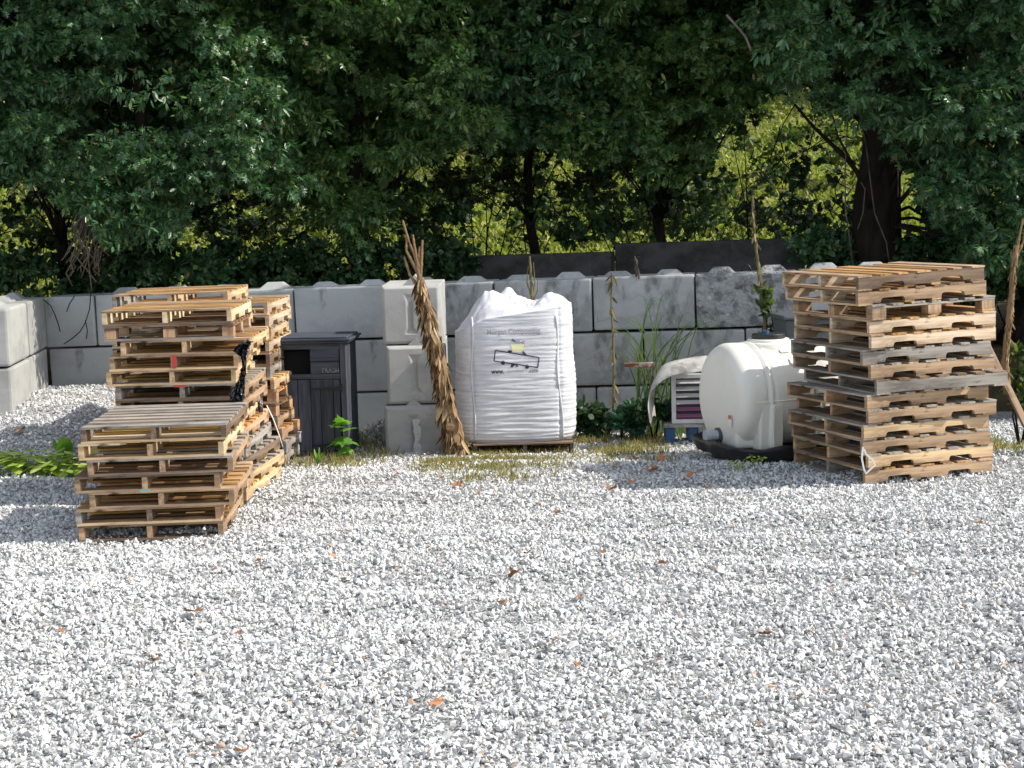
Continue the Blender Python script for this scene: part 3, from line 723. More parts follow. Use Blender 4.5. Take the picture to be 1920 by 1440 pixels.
# ------------------------------------------------------------------ bulk bag
def bag():
    cx = P(969, 835, 15.15).x; yc = 15.15+.5; zb = -.03
    e = empty('bulk_bag', (cx, yc, zb), R_(1.5), 'full white woven bulk bag with printed trailer drawing standing beside the block stack', 'bulk bag')
    a, b_, n = .615, .50, 3.6
    nth, nz = 300, 190
    def prof(t):  # 0..1 height
        return 1-.10*math.exp(-t/.035)-.03*t + .012*math.sin(t*5)
    def shoulder(x): return 1.285+.09*(x/.6)*.9 - .10*max(0, -x-.3)/.3
    vs = []; fs = []
    tops = []
    for j in range(nz+1):
        t = j/nz
        for i in range(nth):
            th = 2*math.pi*i/nth; c, s = math.cos(th), math.sin(th)
            r = (abs(c/a)**n+abs(s/b_)**n)**(-1/n); k = prof(t)
            x, y = c*r*k, s*r*k
            sh = shoulder(x) - (.05 if y > 0 else 0)
            z = t*sh
            nx, ny = c, s
            arc = th*3.0
            amp = .005+.006*(1-t)
            w1 = noise.noise(Vector((x*1.6+.3, y*1.6, z*24))); w2 = noise.noise(Vector((x*2.6+9, y*2.6+3, z*42)))
            seam = 1+.25*math.exp(-((abs(x)-.43)/.05)**2)
            w3 = noise.noise(Vector((x*.9+4, y, z*3.1))); dd = amp*((1-abs(w1)*2.2)*.8*(.55+1.2*w3)+w2*.8)*seam + .012*noise.noise(Vector((x*2, y*2, z*2.4)))
            dd -= .014*math.exp(-((abs(x)-.435)/.014)**2)*(1 if y < 0 else 0)
            lean = .02*math.sin(t*3)
            vs.append((x+nx*dd+lean*0, y+ny*dd, z))
    # bottom flare: skip; top cap
    nr = 46
    def top(x, y, r, th):
        # r 1 at edge ->0 centre
        z = shoulder(x)-(.05 if y > 0 else 0)
        u = 1-r
        z += .10*(1-r**3)
        def g(cx_, cy_, sx, sy, h): return h*math.exp(-((x-cx_)/sx)**2-((y-cy_)/sy)**2)
        z += g(-.23, -.12, .18, .28, .15)+g(.0, .02, .12, .14, .08)+g(-.06, -.02, .05, .06, .02)+g(.40, -.15, .17, .22, .055)+g(-.36, -.1, .14, .25, .03)
        z -= g(.17, -.15, .11, .2, .06)
        z += .045*u**.5*(noise.noise(Vector((x*7, y*7, 1.7)))+.6*(1-2*abs(noise.noise(Vector((x*11, y*11, 4.7))))) - .3)
        z += .016*u**.5*noise.noise(Vector((x*26, y*26, 2.2)))
        return z
    base = nz*nth
    for j in range(1, nr+1):
        r = 1-j/(nr+.0)*1.0
        for i in range(nth):
            v = vs[base+i]; x, y = v[0]*r, v[1]*r
            zt = top(x, y, r, 0); k = min(1, j/5)
            vs.append((x, y, v[2]*(1-k)+zt*k))
    rows_ = nz+1+nr
    for j in range(rows_-1):
        for i in range(nth):
            i2 = (i+1) % nth; fs.append((j*nth+i, j*nth+i2, (j+1)*nth+i2, (j+1)*nth+i))
    fs.append(tuple(range(nth-1, -1, -1)))
    m = MB(); m.add(vs, fs); body = m.build('fabric', M['bag'], e, smooth=True)
    bvh = BVHTree.FromPolygons([Vector(v) for v in vs], fs)
    def onf(x, z, off=.003):
        h_ = bvh.ray_cast(Vector((x, -2, z)), Vector((0, 1, 0)))
        return Vector((x, (h_[0].y if h_[0] else -b_)-off, z))
    def drape(o, off=.003):
        for v in o.data.vertices:
            q = onf(v.co.x, v.co.z, off); v.co.y = q.y
    # seams
    for x0, nm in ((-.43, M['bag']), (.43, M['bag'])):
        pts = [onf(x0+.012*math.sin(z*7)+(.0 if x0 < 0 else -.03+.05*(1-z/1.3)), z, .004) for z in np.linspace(.03, 1.26, 46)]
        q = MB(); q.tube(pts, .011, 6); q.build('seam', nm, e, smooth=True)
    sc = 191.0
    def bx(px): return (px-969)/sc
    def bz(py): return (835-py)/sc+.02
    def flat(poly, mt, name):
        q = MB(); q.add([(x, 0, z) for x, z in poly], [tuple(range(len(poly)))])
        me = bpy.data.meshes.new(name); me.from_pydata(q.v, [], q.f); bm = bmesh.new(); bm.from_mesh(me)
        bmesh.ops.triangulate(bm, faces=bm.faces)
        for _ in range(5):
            ed = [ee for ee in bm.edges if ee.calc_length() > .02]
            if not ed: break
            bmesh.ops.subdivide_edges(bm, edges=ed, cuts=1); bmesh.ops.triangulate(bm, faces=bm.faces)
        bm.to_mesh(me); bm.free(); me.materials.append(mt)
        o = bpy.data.objects.new(name, me); COL.objects.link(o); o.parent = e; drape(o)
        return o
    def bar(p0, p1, wd, mt, name):
        d = Vector((p1[0]-p0[0], p1[1]-p0[1])).normalized(); s = Vector((-d.y, d.x))*wd/2
        L = (Vector(p1)-Vector(p0)).length; n_ = max(1, int(L/.015))
        me = bpy.data.meshes.new(name); V_ = []; F_ = []
        for i in range(n_+1):
            c = Vector(p0).lerp(Vector(p1), i/n_); V_ += [(c.x-s.x, 0, c.y-s.y), (c.x+s.x, 0, c.y+s.y)]
        for i in range(n_): F_.append((2*i, 2*i+1, 2*i+3, 2*i+2))
        me.from_pydata(V_, [], F_); me.materials.append(mt); o = bpy.data.objects.new(name, me); COL.objects.link(o); o.parent = e; drape(o, .0035); return o
    # lettering
    for s, px, py, size, mt, xs, bold in (('Morgan Composting.', 915, 630, .074, M['ink_grey'], .86, .0012), ('www.', 922, 704, .062, M['ink_black'], .86, .002), ('dairydoo', 951, 704, .056, M['ink_pale'], .84, .0), ('.com', 992, 704, .060, M['ink_black'], .84, .0005)):
        o = text_mesh(s, size, mt, 'lettering', e, Vector((bx(px), 0, bz(py))), 0, xs, bold); drape(o)
    c = [(930.7, 660), (1013, 676), (1010, 695), (927.5, 680)]
    pts = [(bx(x), bz(y)) for x, y in c]
    V_ = []; 
    objs = []
    trailer = [bar(pts[i], pts[(i+1) % 4], .011, M['ink_black'], 'printed_line') for i in range(4)]
    for px, py, r in ((944.5, 684, 4.0), (989.8, 693, 3.8)):
        flat([(bx(px)+r/sc*math.cos(k*math.pi/6), bz(py)+r/sc*math.sin(k*math.pi/6)) for k in range(12)], M['ink_black'], 'printed_wheel')
    flat([(bx(x), bz(y)) for x, y in ((960, 687), (972, 688), (966, 690), (963, 693), (958, 693))], M['ink_black'], 'printed_hitch')
    flat([(bx(x), bz(y)) for x, y in ((967, 692), (970, 688.5), (975, 692))], M['ink_black'], 'printed_hitch')
    flat([(bx(x), bz(y)) for x, y in ((960, 649), (985, 649), (983, 665), (963, 664))], M['ink_yellow'], 'printed_shirt')
    flat([(bx(x), bz(y)) for x, y in ((952, 664), (957, 660), (962, 662), (961, 667))], M['ink_black'], 'printed_hand')
    flat([(bx(x), bz(y)) for x, y in ((979, 662), (984, 663), (990, 671), (986, 671), (981, 666))], M['ink_black'], 'printed_hand')
    flat([(bx(x), bz(y)) for x, y in ((968, 642), (978, 643), (977, 649), (970, 649))], M['ink_blue'], 'printed_head')
    bar((bx(963), bz(639)), (bx(969), bz(645)), .008, M['ink_black'], 'printed_horn'); bar((bx(961), bz(643)), (bx(969), bz(644)), .008, M['ink_black'], 'printed_horn')
    bar((bx(978), bz(647)), (bx(987), bz(644)), .008, M['ink_red'], 'printed_horn'); bar((bx(979), bz(647)), (bx(986), bz(648.5)), .008, M['ink_red'], 'printed_horn')
    bar((bx(936), bz(642)), (bx(948), bz(641)), .005, M['ink_grey'], 'printed_line')
    # pallet under the bag
    pallet((cx+.05, yc+.0, -.15), R_(2), 'dark', 'dark broken pallet under the white bulk bag', 'loose pallets', h=.125, w=1.0, l=1.05, seed=9)
bag()

# ------------------------------------------------------------------ tank
def tank():
    Y0 = 14.1; cface = P(1350, 746, Y0)
    d = Vector((.95, .31, 0)).normalized(); L = 1.10; Rr = .505
    c = cface+d*L/2
    yaw = math.atan2(d.y, d.x)
    e = empty('water_tank', (c.x, c.y, .06), yaw, 'white plastic leg tank lying on its side with black lid beside the right pallets', 'tank')
    zc = c.z-.06
    pr = [(-L/2-.035, 0), (-L/2-.034, .15), (-L/2-.028, .3)]
    for k in range(9):
        th = math.pi*(1-k/8)/2+math.pi/2; rc = .13
        pr.append((-L/2+rc-.02+rc*math.cos(math.pi-(k/8)*math.pi/2)*1, Rr-rc+rc*math.sin((k/8)*math.pi/2)))
    for x, r in ((-.34, Rr), (-.325, Rr-.002), (-.31, Rr-.018), (-.295, Rr-.018), (-.28, Rr+.008), (-.262, Rr+.008), (-.245, Rr-.018), (-.23, Rr-.018), (-.215, Rr-.002), (-.20, Rr), (.0, Rr), (.15, Rr), (.165, Rr-.018), (.18, Rr-.018), (.195, Rr+.008), (.213, Rr+.008), (.228, Rr-.018), (.243, Rr-.018), (.26, Rr)): pr.append((x, r))
    n0 = len(pr)
    for x, r in reversed(pr[:12]): pr.append((-x, r))
    pr = [(x, r-(.01*math.cos(x*3) if r > .4 else 0)) for x, r in pr]
    n = 96; vs = []; fs = []
    for x, r in pr:
        for k in range(n):
            th = 2*math.pi*k/n; vs.append((x, r*math.cos(th), zc+max(r*math.sin(th)*1.0, -zc+.02)))
    for i in range(len(pr)-1):
        for k in range(n): fs.append((i*n+k, i*n+(k+1) % n, (i+1)*n+(k+1) % n, (i+1)*n+k))
    m = MB(); m.add(vs, fs); m.build('shell', M['poly'], e, smooth=True)
    # moulded legs
    for x, wd in ((-.27, .24), (.205, .24)):
        m = MB(); prof = [(-.47, .0), (-.485, zc*.5), (-.50, zc-.02), (-.44, zc+.02), (.44, zc+.02), (.50, zc-.02), (.485, zc*.5), (.47, 0)]
        m.prism(prof, 'x', x-wd/2, x+wd/2)
        m.prism([(-.51, .02), (-.518, zc*.5), (-.522, zc-.03), (-.4, zc-.03), (-.4, .02)], 'x', x-.028, x+.028)
        m.build('leg', M['poly'], e, bevel=.035, seg=4, smooth=True)
    m = MB(); m.tube([(-.5, 0, .16), (-.44, 0, .16)], .001, 6)
    # low outlet boss, fitting and pipe
    hx = -L/2-.02
    m = MB(); m.box((-L/2+.20, -.02, .14), (.42, .66, .26)); m.build('sump', M['poly'], e, bevel=.05, seg=4, smooth=True)
    m = MB(); m.tube([(hx+.01, -.03, .11), (hx-.03, -.03, .11)], .068, 20); m.build('bulkhead_ring', M['slate_plastic'], e, smooth=False)
    m = MB(); m.tube([(hx-.03, -.03, .11), (hx-.10, -.03, .11)], .046, 18); m.tube([(hx-.10, -.03, .11), (hx-.15, -.03, .11)], .054, 18); m.build('outlet_pipe', M['grey_pvc'], e)
    zt = zc+Rr
    def disc(r0, r1, z0, z1, mt, nm, x0=-.05, bev=.008):
        q = MB(); nn = 48
        q.add([(x0+r0*math.cos(2*math.pi*k/nn), r0*math.sin(2*math.pi*k/nn), z0) for k in range(nn)]+[(x0+r1*math.cos(2*math.pi*k/nn), r1*math.sin(2*math.pi*k/nn), z1) for k in range(nn)],
              [tuple(range(nn-1, -1, -1)), tuple(range(nn, 2*nn))]+[(k, (k+1) % nn, nn+(k+1) % nn, nn+k) for k in range(nn)])
        return q.build(nm, mt, e, bevel=bev, seg=3, smooth=True)
    disc(.27, .23, zt-.12, zt-.005, M['poly'], 'manway_neck', bev=.02)
    disc(.20, .19, zt-.01, zt+.022, M['poly'], 'manway_neck', bev=.01)
    lid = disc(.155, .15, zt+.021, zt+.068, M['black_plastic'], 'lid')
    q = MB(); q.tube([(-.08, 0, zt+.06), (-.08, 0, zt+.095)], .035, 12); q.build('vent_cap', M['blue_plastic'], lid)
    for sg in (-1, 1):
        q = MB(); q.tube([(-L/2+.09, sg*(Rr-.008), zc+.004), (L/2-.09, sg*(Rr-.008), zc+.004)], .006, 6); q.build('mould_seam', M['poly'], e, smooth=True)
    # strap
    pts = []
    for k in range(30):
        th = math.pi*(.62-.95*k/29)
        pts.append((-.20+.10*math.sin(k/29*2), -(Rr+.006)*math.cos(math.pi-th)*1, zc+(Rr+.006)*math.sin(th)))
    vs = []; fs = []
    for (x, y, z) in pts: vs += [(x-.018, y, z), (x+.018, y, z)]
    for i in range(len(pts)-1): fs.append((2*i, 2*i+1, 2*i+3, 2*i+2))
    q = MB(); q.add(vs, fs); q.build('strap', M['strap_yellow'], e)
    # labels
    def onshell(x, th, w_, h_, mt, nm, off=.004):
        V_ = []; F_ = []
        for k in range(5):
            t = th+(k/4-.5)*h_/Rr
            for s in (-1, 1): V_.append((x+s*w_/2, -(Rr+off)*math.cos(t), zc+(Rr+off)*math.sin(t)))
        for k in range(4): F_.append((2*k, 2*k+1, 2*k+3, 2*k+2))
        q = MB(); q.add(V_, F_); return q.build(nm, mt, e)
    onshell(.03, R_(42), .11, .07, M['label_white'], 'label'); onshell(.03, R_(46.5), .11, .010, M['label_red'], 'label', .005)
    onshell(-.02, R_(58), .10, .045, M['label_white'], 'label')
    q = MB(); q.box((hx-.018, -.28, .27), (.004, .055, .10)); q.build('label', M['label_white'], e)
    q = MB(); q.box((hx-.021, -.28, .305), (.004, .055, .035)); q.build('label', M['label_red'], e)
    # tray
    t = MB(); n = 60; vs = []; fs = []
    tc = c+Vector((-.02, -.12, 0))
    for j, (rf, z) in enumerate(((0, .012), (.80, .012), (.93, .03), (1.0, .115), (1.04, .118), (1.03, .08), (.95, -.015))):
        for k in range(n):
            th = 2*math.pi*k/n; cc, s = math.cos(th), math.sin(th)
            r = (abs(cc/.69)**4+abs(s/.60)**4)**-.25*(1+.05*noise.noise(Vector((cc*3, s*3, 7))))
            zz = z+(.035*noise.noise(Vector((cc*6, s*6, j*.4))) if j > 1 else 0) + (.035*noise.noise(Vector((cc*2+5, s*2, 0))) if j in (3, 4) else 0)
            vs.append((cc*r*rf, s*r*rf, zz))
    for j in range(6):
        for k in range(n): fs.append((j*n+k, j*n+(k+1) % n, (j+1)*n+(k+1) % n, (j+1)*n+k))
    t.add(vs, fs); o = t.build('drip_tray', M['black_plastic'], None, smooth=True); o.location = (tc.x+.02, tc.y, .015); o.rotation_euler = (0, 0, yaw)
    tag(o, 'crumpled black plastic tray lying under the white tank', 'tray')
tank()

# ------------------------------------------------------------------ odd things by the wall
def louver_box():
    Y = 15.7; p0 = P(1262, 795, Y); p1 = P(1345, 700, Y); wd = p1.x-p0.x; ht = p1.z-p0.z
    e = empty('louvered_heater', ((p0.x+p1.x)/2, Y+.2, p0.z), R_(-3), 'white framed louvered metal unit standing behind the white tank', 'heater unit')
    f = -.2; b_ = .045
    m = MB(); m.box((0, f+.02, b_/2), (wd, .04, b_)); m.box((0, f+.02, ht-b_/2), (wd, .04, b_)); 
    for s in (-1, 1): m.box((s*(wd/2-b_/2), f+.0205, ht/2), (b_, .041, ht-2*b_-.002))
    m.build('frame', M['white_metal'], e, bevel=.004, seg=1)
    m = MB(); m.box((0, .03, ht/2), (wd-.01, .34, ht-.02)); m.build('casing', M['slate_plastic'], e)
    n = 6
    for i in range(n):
        z = b_+(ht-2*b_)*(i+.5)/n
        m = MB(); m.box((0, f+.006, z), (wd-2*b_-.004, .006, .045), Matrix.Rotation(R_(-38), 3, 'X')); m.build('louver', M['purple'] if i < 2 else M['louver'], e)
    # stand
    p = P(1248, 800, Y-.05)
    g = gz(p.x, Y)
    m = MB(); hh = p0.z-.012-g
    m.box((.0, 0, hh-.015), (wd+.16, .55, .03)); m.build('x', M['sheet_grey']).name
    o = bpy.data.objects[-1] if False else None
louver_box()
# fix stand: rebuild as a proper thing
for o in list(bpy.data.objects):
    if o.name == 'x': bpy.data.objects.remove(o)
def crate():
    Y = 15.7; p0 = P(1262, 795, Y); p1 = P(1345, 700, Y); g = gz(p0.x, Y); hh = p0.z-g
    e = empty('blue_crate', ((p0.x+p1.x)/2-.02, Y+.2, g), R_(-3), 'low blue and grey base under the louvered unit', 'crate')
    wd = p1.x-p0.x+.12
    m = MB(); m.box((0, -.04, hh-.016), (wd, .5, .026)); m.build('top', M['sheet_grey'], e, bevel=.006)
    for x in (-wd/2+.06, 0, wd/2-.06):
        m = MB(); m.box((x, -.04, (hh-.03)/2), (.09, .46, hh-.03)); m.build('foot', M['blue_plastic'], e, bevel=.006)
crate()
def fender():
    Y = 15.3
    path = [(1218, 800), (1214, 775), (1213, 755), (1217, 735), (1226, 717), (1240, 703), (1262, 694), (1290, 688), (1330, 684)]
    vs = []; fs = []; n = len(path)
    for i, (x, y) in enumerate(path):
        for k in range(7):
            t = k/6; p = P(x, y, Y+.0)
            bow = .05*math.sin(t*math.pi)
            q = p+Vector((0.10*t*(1 if i < 5 else .3), .42*t, .03*t+bow))
            q.z += .03*noise.noise(Vector((i*.6, k*.7, 0)))
            if k == 0: q.z -= .06 if i > 3 else 0; 
            vs.append(q)
    for i in range(n-1):
        for k in range(6): fs.append((i*7+k, i*7+k+1, (i+1)*7+k+1, (i+1)*7+k))
    me = bpy.data.meshes.new('fender'); me.from_pydata([tuple(v) for v in vs], [], fs); bm = bmesh.new(); bm.from_mesh(me)
    bmesh.ops.recalc_face_normals(bm, faces=bm.faces); bmesh.ops.solidify(bm, geom=bm.faces[:], thickness=.012)
    for f in bm.faces: f.smooth = True
    bm.to_mesh(me); bm.free(); me.materials.append(M['sheet_grey'])
    o = bpy.data.objects.new('curved_fender', me); COL.objects.link(o)
    md = o.modifiers.new('s', 'SUBSURF'); md.levels = 2; md.render_levels = 2
    tag(o, 'curved weathered grey plastic fender draped over the louvered unit', 'fender')
    p = P(1172, 691, 15.5)
    m = MB(); m.box((0, 0, 0), (.30, .09, .045), jit=.006); o = m.build('rusty_bracket', M['rust'], bevel=.006); o.location = P(1198, 684, 15.55); o.rotation_euler = (0, R_(1), R_(-4))
    tag(o, 'short rusty metal bar leaning on the grey fender', 'metal bar')
    m = MB(); a = P(1221, 800, 15.6); b_ = P(1221, 690, 15.6); m.tube([a, b_], .012, 6); tag(m.build('stake', M['twig']), 'thin stake holding up the rusty bar', 'stake')
fender()
def slatebin():
    Y = 15.3; p = P(1478, 600, Y); g = gz(p.x, Y)
    e = empty('plastic_bin', (p.x+.22, Y+.3, g), R_(5), 'dark slate plastic bin mostly hidden behind the right pallet stack', 'bin')
    h = p.z-g; vs = []
    m = MB(); m.add([(-.20, -.2, 0), (.20, -.2, 0), (.20, .2, 0), (-.20, .2, 0), (-.27, -.27, h), (.27, -.27, h), (.27, .27, h), (-.27, .27, h)], [(0, 3, 2, 1), (4, 5, 6, 7), (0, 1, 5, 4), (1, 2, 6, 5), (2, 3, 7, 6), (3, 0, 4, 7)])
    m.build('body', M['slate_plastic'], e, bevel=.03)
    m = MB(); m.box((0, 0, h+.02), (.6, .6, .045)); m.build('lid', M['slate_plastic'], e, bevel=.02)
slatebin()
# leaning grey board right of the stack
def board():
    a = P(1868, 684, 13.9); b_ = P(1913, 775, 13.7)
    d = (b_-a).normalized(); m = MB()
    L = 1.15; m.box((0, 0, 0), (.10, .022, L), jit=.002); o = m.build('leaning_board', W['brown']['z'], bevel=.003, seg=1)
    o.location = a+d*(L*.30); o.rotation_euler = d.to_track_quat('Z', 'Y').to_euler()
    tag(o, 'weathered grey board leaning against the back of the right stack', 'board')
board()

# ------------------------------------------------------------------ foliage
half = [(0, 0), (.03, .12), (.22, .16), (.34, .13), (.08, .30), (.10, .38), (.40, .50), (.50, .60), (.09, .58), (.10, .66), (.30, .86), (.09, .80), (0, 1.05)]
def leaf_oak():
    tv = []; fold = .22
    for s in (1, -1):
        for x, y in half: tv.append((s*x, y-.0, -abs(x)*fold - .10*y*y))
    n = len(half); return np.array(tv), [list(range(n)), list(range(2*n-1, n-1, -1))]
def leaf_simple(wd=.34):
    pts = [(0, 0), (wd*.8, .25), (wd, .5), (wd*.6, .8), (0, 1)]
    tv = [(x, y, -abs(x)*.25-.12*y*y) for x, y in pts]+[(-x, y, -abs(x)*.25-.12*y*y) for x, y in pts]
    return np.array(tv), [[0, 1, 2, 3, 4], [9, 8, 7, 6, 5]]
def leaf_maple():
    h = [(0, 0), (.25, .02), (.42, .12), (.36, .28), (.55, .42), (.36, .50), (.30, .66), (.12, .66), (0, 1)]
    tv = [(x, y, -abs(x)*.2-.1*y*y) for x, y in h]+[(-x, y, -abs(x)*.2-.1*y*y) for x, y in h]
    n = len(h); return np.array(tv), [list(range(n)), list(range(2*n-1, n-1, -1))]
def dirmat(dirs, rng, roll=.6, upbias=1.0):
    """orient template: y along dirs, z roughly up"""
    n = len(dirs); d = dirs/np.linalg.norm(dirs, axis=1)[:, None]
    up = np.tile([0, 0, upbias], (n, 1))+rng.normal(size=(n, 3))*roll
    x = np.cross(d, up); x /= np.linalg.norm(x, axis=1)[:, None]+1e-9
    z = np.cross(x, d)
    return np.stack([x, d, z], -1)
def spray_leaves(centers, outw, rng, per=10, size=.12, rad=.12, droop=.35, tpl=None, roll=.55):
    """whorls of leaves round each spray centre. outw: (n,3) outward direction of the twig tip"""
    n = len(centers); tv, tf = tpl
    c = np.repeat(centers, per, 0); o = np.repeat(outw, per, 0)
    r = rng.normal(size=(n*per, 3)); r -= (r*o).sum(1)[:, None]*o*.5
    r /= np.linalg.norm(r, axis=1)[:, None]
    d = r*.8+o*.6; d[:, 2] -= droop*rng.uniform(.2, 1.4, n*per)
    along = rng.uniform(-1, .3, n*per)
    p = c+o*(along*rad)[:, None]+r*(rad*.12)
    s = size*rng.uniform(.65, 1.25, n*per)
    Mx = dirmat(d, rng, roll)*s[:, None, None]
    return instance_merge(tv, tf, Mx, p)
OAK, SIMP, MAPLE = leaf_oak(), leaf_simple(), leaf_maple(); NARROW = leaf_simple(.17)
# lower profile of the crowns: (px, py) converted to world at the crown depth
BOT = [(-400, 430), (0, 335), (90, 345), (150, 400), (200, 455), (280, 470), (330, 430), (380, 350), (440, 335), (520, 370), (590, 400), (630, 440), (700, 455), (740, 330), (800, 285), (860, 270), (920, 285), (1000, 270), (1080, 290), (1180, 320), (1260, 350), (1330, 300), (1390, 200), (1450, 165), (1520, 165), (1570, 215), (1640, 240), (1690, 290), (1740, 400), (1790, 480), (1850, 500), (1920, 520), (2400, 520)]
bx_ = np.array([P(a, b_, 18.6).x for a, b_ in BOT]); bz_ = np.array([P(a, b_, 18.6).z for a, b_ in BOT])
def botz(x): return np.interp(x, bx_, bz_)
TREES = [(100, 19.4, .085, 'left edge oak'), (275, 19.0, .11, ''), (683, 20.2, .13, ''), (1010, 21.2, .075, ''), (1250, 21.0, .085, ''), (1645, 19.3, .34, ''), (1930, 18.9, .22, ''), (2300, 19.2, .25, ''), (-250, 19.4, .22, '')]
TL = ['dark green oak at the left edge with drooping leaf clusters', 'dark oak with low branches above the left pallet stacks', 'slim dark trunked tree behind the dark bin', 'leafy green tree hanging above the white bag', 'dense pin oak with low skirts between bag and tank',
      'broad black trunked oak behind the right pallet stack', 'glossy leaved oak at the right edge', 'oak beyond the right edge shading the yard corner', 'oak beyond the left edge']
def tree(idx):
    px, Y, rad, _ = TREES[idx]; rng = np.random.default_rng(40+idx); rr = random.Random(60+idx)
    x0 = P(px, 400, Y).x
    xs = sorted([P(t[0], 400, t[1]).x for t in TREES]); i = xs.index(x0)
    lo = (xs[i-1]+x0)/2-.5 if i > 0 else x0-3.0
    hi = (xs[i+1]+x0)/2+.5 if i < len(xs)-1 else x0+4.0
    inview = idx < 7
    e = empty('oak_tree', (x0, Y, hz(x0, Y)), 0, TL[idx], 'tree', 'oaks standing behind the concrete wall')
    base = Vector((x0, Y, hz(x0, Y)))
    # clumps
    ncl = int((hi-lo)*(52 if inview else 20))
    ctr = []
    for k in range(ncl*6):
        if len(ctr) >= ncl: break
        x = rr.uniform(lo, hi); y = Y+rr.uniform(-2.0, 1.6) if k % 3 else Y-rr.uniform(1.2, 2.0)
        zb = float(botz(x*18.6/y))*(y/18.6)*.0+float(botz(x*18.6/y)); zb = H+(zb-H)*(y/18.6)
        z = rr.uniform(zb+.1, 5.6) if rr.random() < .8 else zb+rr.uniform(.05, .4)
        y = max(y, 17.35)
        # crowns lean out over the wall higher up
        ctr.append((x, y, z))
    ctr = np.array(ctr); n = len(ctr)
    per = 16
    rx = rng.uniform(.30, .6, n)
    off = rng.normal(size=(n, per, 3)); off /= np.linalg.norm(off, axis=2)[..., None]; off *= rng.uniform(.5, 1, (n, per, 1))**.5
    off[..., 2] = off[..., 2]*.38+.05; off *= rx[:, None, None]
    sc_ = (ctr[:, None, :]+off).reshape(-1, 3)
    outw = off.reshape(-1, 3)*np.array([1, 1, .5]); outw[:, 1] -= .12; outw[:, 2] -= .12; outw /= np.linalg.norm(outw, axis=1)[:, None]
    keep = sc_[:, 2] > H+(botz(sc_[:, 0]*18.6/sc_[:, 1])-H)*(sc_[:, 1]/18.6)-.15*rng.random(len(sc_))
    sc_, outw = sc_[keep], outw[keep]
    tpl = OAK if inview else SIMP
    parts = []
    kind = rng.integers(0, 3, len(ctr)); kd = np.repeat(kind, per)[keep]
    for q_, (tp_, sz_, pr_) in enumerate(((tpl, .13, 9), (NARROW if inview else SIMP, .125, 12), (tpl, .095, 12))):
        g_ = kd == q_
        if g_.any(): parts.append(spray_leaves(sc_[g_], outw[g_], rng, pr_, sz_*.86*rng.uniform(.85, 1.15), .14, .35, tp_))
    # deep interior layer, coarser leaves
    m_ = int((hi-lo)*260); x = rng.uniform(lo, hi, m_); y = Y+rng.uniform(.2, 2.4, m_)
    zb = H+(botz(x*18.6/y)-H)*(y/18.6); z = zb+.1+(6.0-zb)*rng.random(m_)
    d = rng.normal(size=(m_, 3)); d /= np.linalg.norm(d, axis=1)[:, None]
    parts.append(spray_leaves(np.stack([x, y, z], 1), d, rng, 6, .19, .2, .3, SIMP))
    # upper canopy out of frame (shades everything below)
    m_ = int((hi-lo)*170); x = rng.uniform(lo-.4, hi+.4, m_); y = Y+rng.uniform(-2.3, 2.8, m_); z = 5.2+5.0*rng.random(m_)**1.2
    sh = ((y-Y)/3.0)**2+((z-5)/5.6)**2 < 1
    x, y, z = x[sh], y[sh], z[sh]; m_ = len(x)
    d = rng.normal(size=(m_, 3)); d /= np.linalg.norm(d, axis=1)[:, None]
    parts.append(spray_leaves(np.stack([x, y, z], 1), d, rng, 9, .24, .3, .3, SIMP))
    c, l, t = join_np(parts); c = c-np.array(base)
    npmesh('crown', c, l, t, M[('leaf', 'leaf', 'leaf_warm', 'leaf', 'leaf_warm', 'leaf', 'leaf', 'leaf', 'leaf')[idx]], e)
    # trunk and limbs
    m = MB(); pts = []; rd = []
    hh = 8.5
    for k in range(22):
        t_ = k/21; z = t_*hh
        pts.append((.10*math.sin(z*.8+idx)+.05*math.sin(z*2.3), .08*math.sin(z*.7+2*idx), z-.2)); rd.append(rad*(1.25*math.exp(-z*2.5)+1-.75*t_)*(1+.06*math.sin(z*5+idx)))
    m.tube(pts, rd, 12)
    trunk = m.build('trunk', M['bark'], e, smooth=True)
    m = MB()
    sel = [c_ for c_ in ctr if c_[2] < 4.6]; rr.shuffle(sel)
    for c_ in sel[:11]:
        z0 = min(hh*.8, max(1.7, (c_[2]-base.z)*rr.uniform(.45, .85))); k = int(z0/hh*21)
        a = Vector(pts[k]); b_ = Vector(c_)-base; mid = (a+b_)/2+Vector((rr.uniform(-.15, .15), rr.uniform(-.1, .1), rr.uniform(-.05, .3)))
        r0 = min(.035, rad*rr.uniform(.12, .25))
        q = [a, a.lerp(mid, .5)+Vector((0, 0, .05)), mid, mid.lerp(b_, .5)+Vector((rr.uniform(-.05, .05), 0, rr.uniform(-.05, .08))), b_]
        m.tube(q, [r0, r0*.8, r0*.6, r0*.4, .006], 6)
    m.build('limbs', M['bark'], e, smooth=True)
    return e
for i in range(len(TREES)): tree(i)

